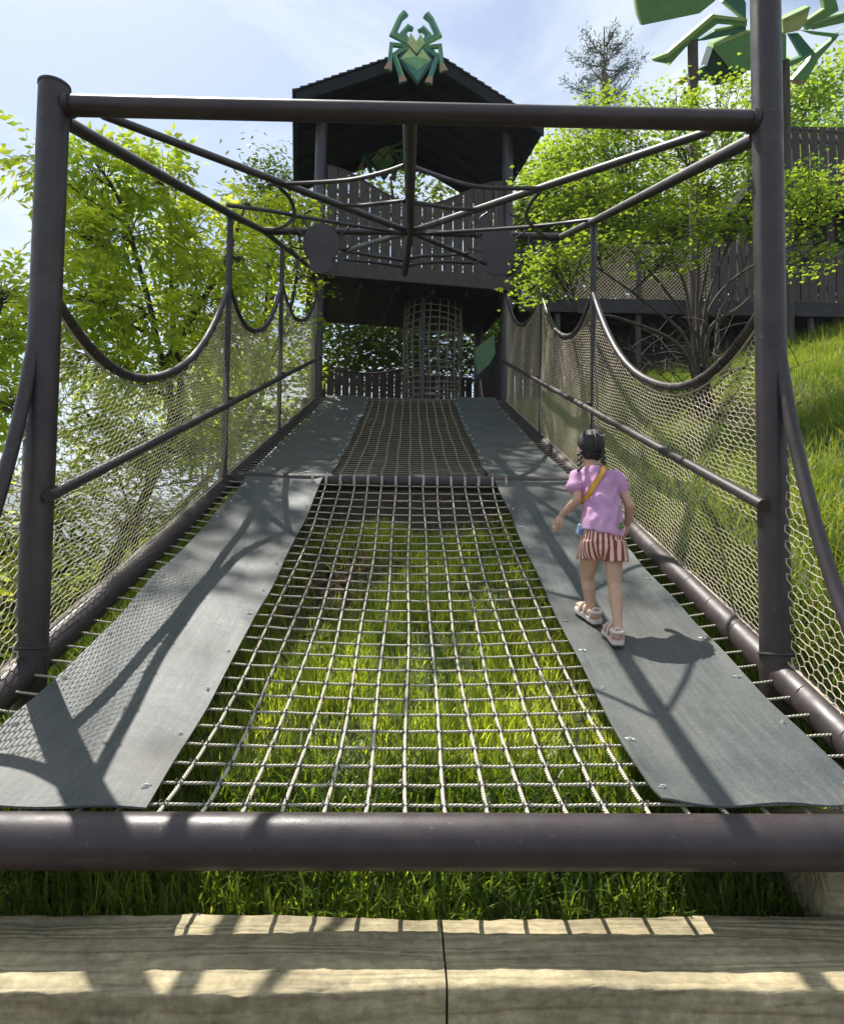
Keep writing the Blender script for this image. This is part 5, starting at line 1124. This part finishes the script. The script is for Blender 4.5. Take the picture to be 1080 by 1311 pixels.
mc_ = node(t_, 'ShaderNodeMixRGB'); mc_.inputs['Color1'].default_value = (0.80, 0.55, 0.44, 1); mc_.inputs['Color2'].default_value = (0.26, 0.055, 0.055, 1); t_.links.new(gt_.outputs[0], mc_.inputs['Fac']); t_.links.new(mc_.outputs['Color'], b_.inputs['Base Color']); b_.inputs['Roughness'].default_value = 0.85

hR = mat_pt(791, 826); hL = mat_pt(762, 800); tL = mat_pt(739, 783)
YB = (hR.y + hL.y) / 2 + 0.02                        # depth of the hips
GIRL = thing('person', 'child in a lilac top and red striped shorts walking up the rubber mat', 'person', (hR + hL) / 2); gi_ = Matrix.Translation(-(hR + hL) / 2)
def gp(x, y, dy=0.0): return PY(x, y, YB + dy)
def fin(o): o.matrix_parent_inverse = gi_; return o
ankR = PY(791, 806, hR.y + 0.01) ; ankL = PY(757, 785, hL.y + 0.02)
kneR = gp(786, 748, 0.00); kneL = gp(751, 741, 0.13); hipR = gp(784, 697, 0.03); hipL = gp(757, 697, 0.05)
body = MB()
capsule(body, hipR, 0.058, kneR, 0.037); capsule(body, hipL, 0.058, kneL, 0.037)
for (k, a) in ((kneR, ankR), (kneL, ankL)):
    calf = k.lerp(a, 0.28) + Vector((0, -0.008, 0)); capsule(body, k, 0.035, calf, 0.037); capsule(body, calf, 0.037, k.lerp(a, 0.7), 0.026); capsule(body, k.lerp(a, 0.65), 0.027, a, 0.022)
# feet
heelR = PY(790, 816, hR.y - 0.02); ballR = Vector((heelR.x + 0.005, hR.y + 0.11, net_z(heelR.x, hR.y + 0.11) + 0.075)); toeR = ballR + Vector((0.0, 0.05, 0.0))
heelR_ = heelR + Vector((0, 0, 0.01))
dL = (tL - hL).normalized(); heelL = hL + Vector((0, 0, 0.055)); ballL = heelL + dL * 0.115; toeL = heelL + dL * 0.155
for (an, he, ba, to) in ((ankR, heelR_, ballR, toeR), (ankL, heelL, ballL, toeL)):
    capsule(body, an, 0.026, he, 0.026); capsule(body, an.lerp(he, 0.4), 0.026, ba, 0.020); capsule(body, he, 0.025, ba, 0.024); capsule(body, ba, 0.025, to, 0.017)
    side = (ba - he).cross(Vector((0, 0, 1))).normalized()
    for j in (-2, -1, 0, 1, 2): capsule(body, ba + side * j * 0.012, 0.010, to + side * j * 0.011 + (to - ba).normalized() * 0.008, 0.008, 8)
pel = gp(770, 686, 0.05); che = gp(766, 634, 0.13); nck = gp(757, 601, 0.20); hdc = gp(755, 573, 0.25)
ell(body, pel, (0.105, 0.085, 0.085)); capsule(body, pel, 0.085, che, 0.088); capsule(body, che, 0.088, gp(762, 612, 0.16), 0.062); capsule(body, nck + Vector((0, -0.01, -0.02)), 0.038, hdc + Vector((0, 0, -0.05)), 0.036)
shL = gp(738, 611, 0.17); shR = gp(789, 611, 0.15); capsule(body, shL, 0.036, shR, 0.036)
turn = Matrix.Rotation(R(14), 3, 'Z')                     # head turned a little to the left
ell(body, hdc, (0.066, 0.080, 0.088), turn); ell(body, hdc + turn @ Vector((0, 0.035, -0.045)), (0.048, 0.048, 0.045), turn)
capsule(body, hdc + turn @ Vector((0, 0.080, -0.005)), 0.007, hdc + turn @ Vector((0, 0.092, -0.024)), 0.010, 8)
for sx in (-1, 1): ell(body, hdc + turn @ Vector((sx * 0.068, 0.004, -0.018)), (0.010, 0.016, 0.024), turn, 10, 8)
elL = gp(739, 640, 0.10); wrL = gp(719, 659, 0.17); elR = gp(806, 648, 0.07); wrR = gp(803, 670, 0.13)
for (sh, el, wr) in ((shL, elL, wrL), (shR, elR, wrR)):
    capsule(body, sh, 0.032, el, 0.026); capsule(body, el, 0.026, el.lerp(wr, 0.35), 0.026); capsule(body, el.lerp(wr, 0.35), 0.026, wr, 0.018)
def hand(wr, d, palm, sgn):
    d = d.normalized(); s = d.cross(palm).normalized() * sgn; palm = s.cross(d).normalized() * sgn
    pc = wr + d * 0.035; kn = wr + d * 0.062
    rot = Matrix((s, d, palm)).transposed(); ell(body, pc, (0.026, 0.036, 0.013), rot)
    for j, ln in ((-1.5, 0.040), (-0.5, 0.048), (0.5, 0.046), (1.5, 0.036)):
        a = kn + s * j * 0.0125; m1 = a + d * ln * 0.5 + palm * 0.010; m2 = m1 + d * ln * 0.35 + palm * 0.018; capsule(body, a - d * 0.012, 0.0072, m1, 0.0068, 8); capsule(body, m1, 0.0068, m2, 0.0060, 8)
    a = wr + d * 0.022 - s * 0.020; m1 = a - s * 0.018 + d * 0.020 + palm * 0.008; capsule(body, a, 0.009, m1, 0.008, 8); capsule(body, m1, 0.008, m1 + d * 0.022 + palm * 0.006, 0.0068, 8)
hand(wrL, gp(710, 672, 0.19) - wrL, Vector((0.6, 0.5, -0.4)), -1); hand(wrR, gp(801, 684, 0.17) - wrR, Vector((-0.9, 0.2, 0)), 1)
fin(remeshed(body, 'body', SKIN, GIRL, 0.0042, 5))
# hair: cap with centre parting and two plaits
hr_ = MB(); ell(hr_, hdc + turn @ Vector((0.0, -0.010, 0.010)), (0.070, 0.079, 0.086), turn, 20, 14); ell(hr_, hdc + turn @ Vector((0, -0.03, -0.035)), (0.062, 0.055, 0.05), turn)
for (x0_, x1_, y1_) in ((742, 741, 602), (771, 773, 604)):
    a = gp(x0_, 579, 0.17); c = gp(x1_, y1_, 0.095)
    for k in range(8): p = a.lerp(c, k / 7); ell(hr_, p + Vector((0.004 * (-1) ** k, 0, 0)), (0.015 - 0.001 * k, 0.015, 0.014), None, 10, 8)
# combed locks lying on the skull, from the centre parting to the two plaits
hc_ = Vector((0, -0.010, 0.010)); hrad = Vector((0.072, 0.081, 0.088))
for sx in (-1, 1):
    d1 = Vector((sx * 0.86, -0.38, -0.50)).normalized()
    for k in range(30):
        f = k / 29; a0 = R(50 - 165 * f); d0 = Vector((sx * 0.03, math.sin(a0), math.cos(a0))).normalized(); pts = []
        for q in range(9):
            d_ = d0.slerp(d1, q / 8); rr_ = 1.015 + 0.02 * random.random() + 0.02 * math.sin(q * 0.8)
            pts.append(hdc + turn @ (hc_ + Vector((d_.x * hrad.x, d_.y * hrad.y, d_.z * hrad.z)) * rr_))
        hr_.tube(pts, [0.0050 + 0.0012 * math.sin(q * 0.7) for q in range(9)], 6)
for k in range(16):
    a0 = random.uniform(0, 6.28); p_ = hdc + turn @ Vector((0.066 * math.cos(a0), -0.02 + 0.07 * math.sin(a0), 0.05 + 0.02 * random.random())); hr_.tube([p_, p_ + Vector((random.uniform(-.012, .012), -0.006, 0.010)), p_ + Vector((random.uniform(-.03, .03), -0.014, -0.002))], [0.0026, 0.0024, 0.002], 5)
def hdisp(co):
    q = co - np.array(hdc); ang = np.arctan2(q[:, 2] + 0.03, q[:, 0]); return 0.0006 * np.sin(ang * 71 + q[:, 1] * 60) - 0.006 * np.exp(-(q[:, 0] + 0.0) ** 2 / 0.00004) * (q[:, 2] > -0.02)
fin(remeshed(hr_, 'hair', HAIR, GIRL, 0.0030, 1, hdisp))
# keep the face clear of hair: features on the far side of the head
eyes = MB()
for sx in (-1, 1): ell(eyes, hdc + turn @ Vector((sx * 0.026, 0.074, 0.002)), (0.010, 0.006, 0.006), turn, 8, 6)
fin(eyes.build('eyes', HAIR, GIRL, True)); mo = MB(); ell(mo, hdc + turn @ Vector((0, 0.081, -0.052)), (0.017, 0.004, 0.005), turn, 8, 6); fin(mo.build('mouth', REDP, GIRL, True))
# top: loose cotton body with cap sleeves
def loft(mb, rings, n=28, cap=True):
    V = []; fs = []
    for (c, rx, ry, tilt) in rings:
        c = Vector(c)
        for i in range(n): a = 2 * math.pi * i / n; V.append(c + Vector((math.cos(a) * rx, math.sin(a) * ry, tilt * math.cos(a))))
    m = len(rings)
    for j in range(m - 1):
        for i in range(n): fs.append([j * n + i, j * n + (i + 1) % n, (j + 1) * n + (i + 1) % n, (j + 1) * n + i])
    if cap: fs += [list(range(n))[::-1], [(m - 1) * n + i for i in range(n)]]
    mb.add(V, fs)
tp_ = MB()
loft(tp_, [(gp(770, 683, 0.05), 0.116, 0.105, -0.024), (gp(770, 668, 0.06), 0.114, 0.105, -0.014), (gp(770, 648, 0.09), 0.104, 0.100, -0.004), (gp(768, 630, 0.12), 0.100, 0.096, 0), (gp(765, 616, 0.14), 0.100, 0.088, 0), (gp(762, 606, 0.155), 0.090, 0.070, 0), (gp(759, 598, 0.165), 0.056, 0.055, 0)])
capsule(tp_, shL, 0.044, shL.lerp(elL, 0.42) + Vector((-0.012, 0, 0)), 0.050); capsule(tp_, shR, 0.042, shR.lerp(elR, 0.38), 0.046); capsule(tp_, shL, 0.042, shR, 0.042)
wc = np.array(gp(768, 645, 0.1))
def wrinkle(co):
    q = co - wc; return 0.0035 * np.sin(q[:, 0] * 95 + 22 * q[:, 2] + 3 * np.sin(q[:, 2] * 30)) * np.clip(-q[:, 2] * 9 + 0.5, 0.15, 1.2) + 0.003 * np.sin(q[:, 2] * 70 - q[:, 0] * 50 + 2 * np.sin(q[:, 0] * 40))
fin(remeshed(tp_, 'top', SHIRT, GIRL, 0.005, 3, wrinkle))
# shorts
sh_ = MB(); loft(sh_, [(gp(770, 694, 0.045), 0.112, 0.098, -0.005), (gp(770, 672, 0.06), 0.105, 0.095, 0)])
for (h, k, dx) in ((hipR, kneR, 0.012), (hipL, kneL, -0.006)):
    c0 = h + Vector((0, -0.005, 0.02)); c1 = h.lerp(k, 0.42) + Vector((dx, -0.005, 0)); loft(sh_, [(c1, 0.070, 0.078, 0), (h.lerp(k, 0.2) + Vector((dx * .5, -0.005, 0)), 0.068, 0.082, 0), (c0, 0.062, 0.085, 0)])
ell(sh_, hipR.lerp(hipL, 0.5) + Vector((0, -0.01, -0.012)), (0.075, 0.085, 0.060))
o = fin(remeshed(sh_, 'shorts', STR, GIRL, 0.005, 3, lambda co: 0.003 * np.sin(np.arctan2(co[:, 0] - pel.x, -(co[:, 1] - pel.y)) * 11 + co[:, 2] * 30)))
me = o.data; me.transform(Matrix.Translation((-pel.x, -pel.y, -pel.z))); o.location = pel            # stripes run round the hips
# sandals: thick sole, footbed and straps
def sandal(he, ba, to, up):
    ax = (ba - he).normalized(); sd = ax.cross(up).normalized(); up = sd.cross(ax); tx = (to - ba).normalized()
    st = [(-0.030, 0.024), (-0.022, 0.034), (0.02, 0.036), (0.06, 0.036)]; ring = []
    m = MB(); m2 = MB()
    L = (ba - he).length
    pts = [(he - ax * 0.034, 0.018), (he - ax * 0.022, 0.031), (he + ax * 0.02, 0.034), (he + ax * L * 0.55, 0.033), (ba, 0.040), (ba + tx * 0.03, 0.038), (ba + tx * 0.055, 0.030), (ba + tx * 0.068, 0.016)]
    def slab(mb, t0, t1, g_):
        out_ = [p + sd * (w * g_) for p, w in pts] + [p - sd * (w * g_) for p, w in pts[::-1]]; n = len(out_)
        V = [p - up * t0 for p in out_] + [p - up * t1 for p in out_]; mb.add(V, [list(range(n)), [n + i for i in range(n)][::-1]] + [[i, i + n, (i + 1) % n + n, (i + 1) % n] for i in range(n)])
    s_ = MB(); slab(s_, 0.020, 0.040, 1.0); so_ = fin(s_.build('sandal', SANDAL, GIRL, True, 40)); o_ = MB(); slab(o_, 0.0405, 0.050, 0.97); o_.build('outsole', SOLE, so_)
    for q, h, w in ((0.05, 0.030, 0.031), (0.62, 0.030, 0.032), (1.0, 0.020, 0.034)):
        c = he.lerp(ba, q); b_ = MB().tube([c - up * 0.024 + (sd * math.cos(t) * w + up * math.sin(t) * (h + 0.03)) for t in [math.pi * j / 12 for j in range(13)]], 0.007, 8); b_.build('strap', SANDAL, so_, True)
    c = he + up * 0.022; b_ = MB().tube([c + (-ax * math.cos(t) * 0.030 + sd * math.sin(t) * 0.031) + ax * 0.004 for t in [-2.2 + 4.4 * j / 16 for j in range(17)]], 0.009, 8); b_.build('heel_strap', SANDAL, so_, True)
sandal(heelR_, ballR, toeR, ((heelR_ - ballR).cross(Vector((1, 0, 0)))).normalized() * (1 if ((heelR_ - ballR).cross(Vector((1, 0, 0)))).z > 0 else -1))
nL = Vector((0, -0.33, 1)).normalized(); sandal(heelL, ballL, toeL, nL)
# shoulder strap, pouch and badge
def back(x, y, dy): return gp(x, y, dy)
sp = [back(774, 597, 0.10), back(770, 606, 0.052), back(763, 617, 0.036), back(756, 628, 0.030), back(751, 636, 0.045), back(747, 641, 0.075), back(746, 644, 0.12)]
for w, off, m_ in ((0.013, 0.0, YEL), (0.0165, 0.003, REDP)):
    mb = MB(); P = cat(sp, 5); V = []
    for i, p in enumerate(P):
        t = (P[min(i + 1, len(P) - 1)] - P[max(i - 1, 0)]).normalized(); s2 = t.cross(Vector((0, 1, 0))).normalized(); V += [p + s2 * w + Vector((0, off, 0)), p - s2 * w + Vector((0, off, 0)), p - s2 * w + Vector((0, off + 0.002, 0)), p + s2 * w + Vector((0, off + 0.002, 0))]
    n = len(P); mb.add(V, [[4 * i + k, 4 * i + (k + 1) % 4, 4 * i + 4 + (k + 1) % 4, 4 * i + 4 + k] for i in range(n - 1) for k in range(4)]); fin(mb.build('shoulder_strap', m_, GIRL))
fin(MB().box(gp(742, 678, 0.045), (0.034, 0.016, 0.062), Matrix.Rotation(R(14), 3, 'Y'), bev=0.006).build('pouch', BLUEP, GIRL)); fin(MB().box(gp(743, 681, 0.035), (0.016, 0.006, 0.026), Matrix.Rotation(R(14), 3, 'Y')).build('pouch_label', flat_mat('pouch_print', (0.10, 0.20, 0.45), 0.4), GIRL))
bd = MB(); cb = gp(794, 673, -0.030); bd.tube([cb + Vector((0, 0.03, 0)), cb + Vector((0.002, -0.002, 0))], 0.018, 16); fin(bd.build('badge', BADGE, GIRL, True))

# ------------------------------------------------------------------ air over the valley
zlo = float(min(gz.min(), -125)) - 1.0
hz = MB().box((0, 1050, (zlo + 190) / 2), (4400, 3200, 190 - zlo)).build('haze', SKIN, None); hz.data.materials.clear(); tag(hz, kind='stuff')
hm = bpy.data.materials.new('haze_air'); hm.use_nodes = True; t = hm.node_tree; t.nodes.clear(); pv = node(t, 'ShaderNodeVolumePrincipled'); pv.inputs['Color'].default_value = (0.80, 0.88, 0.98, 1); pv.inputs['Density'].default_value = 0.0006
ou = node(t, 'ShaderNodeOutputMaterial'); t.links.new(pv.outputs['Volume'], ou.inputs['Volume']); hz.data.materials.append(hm)
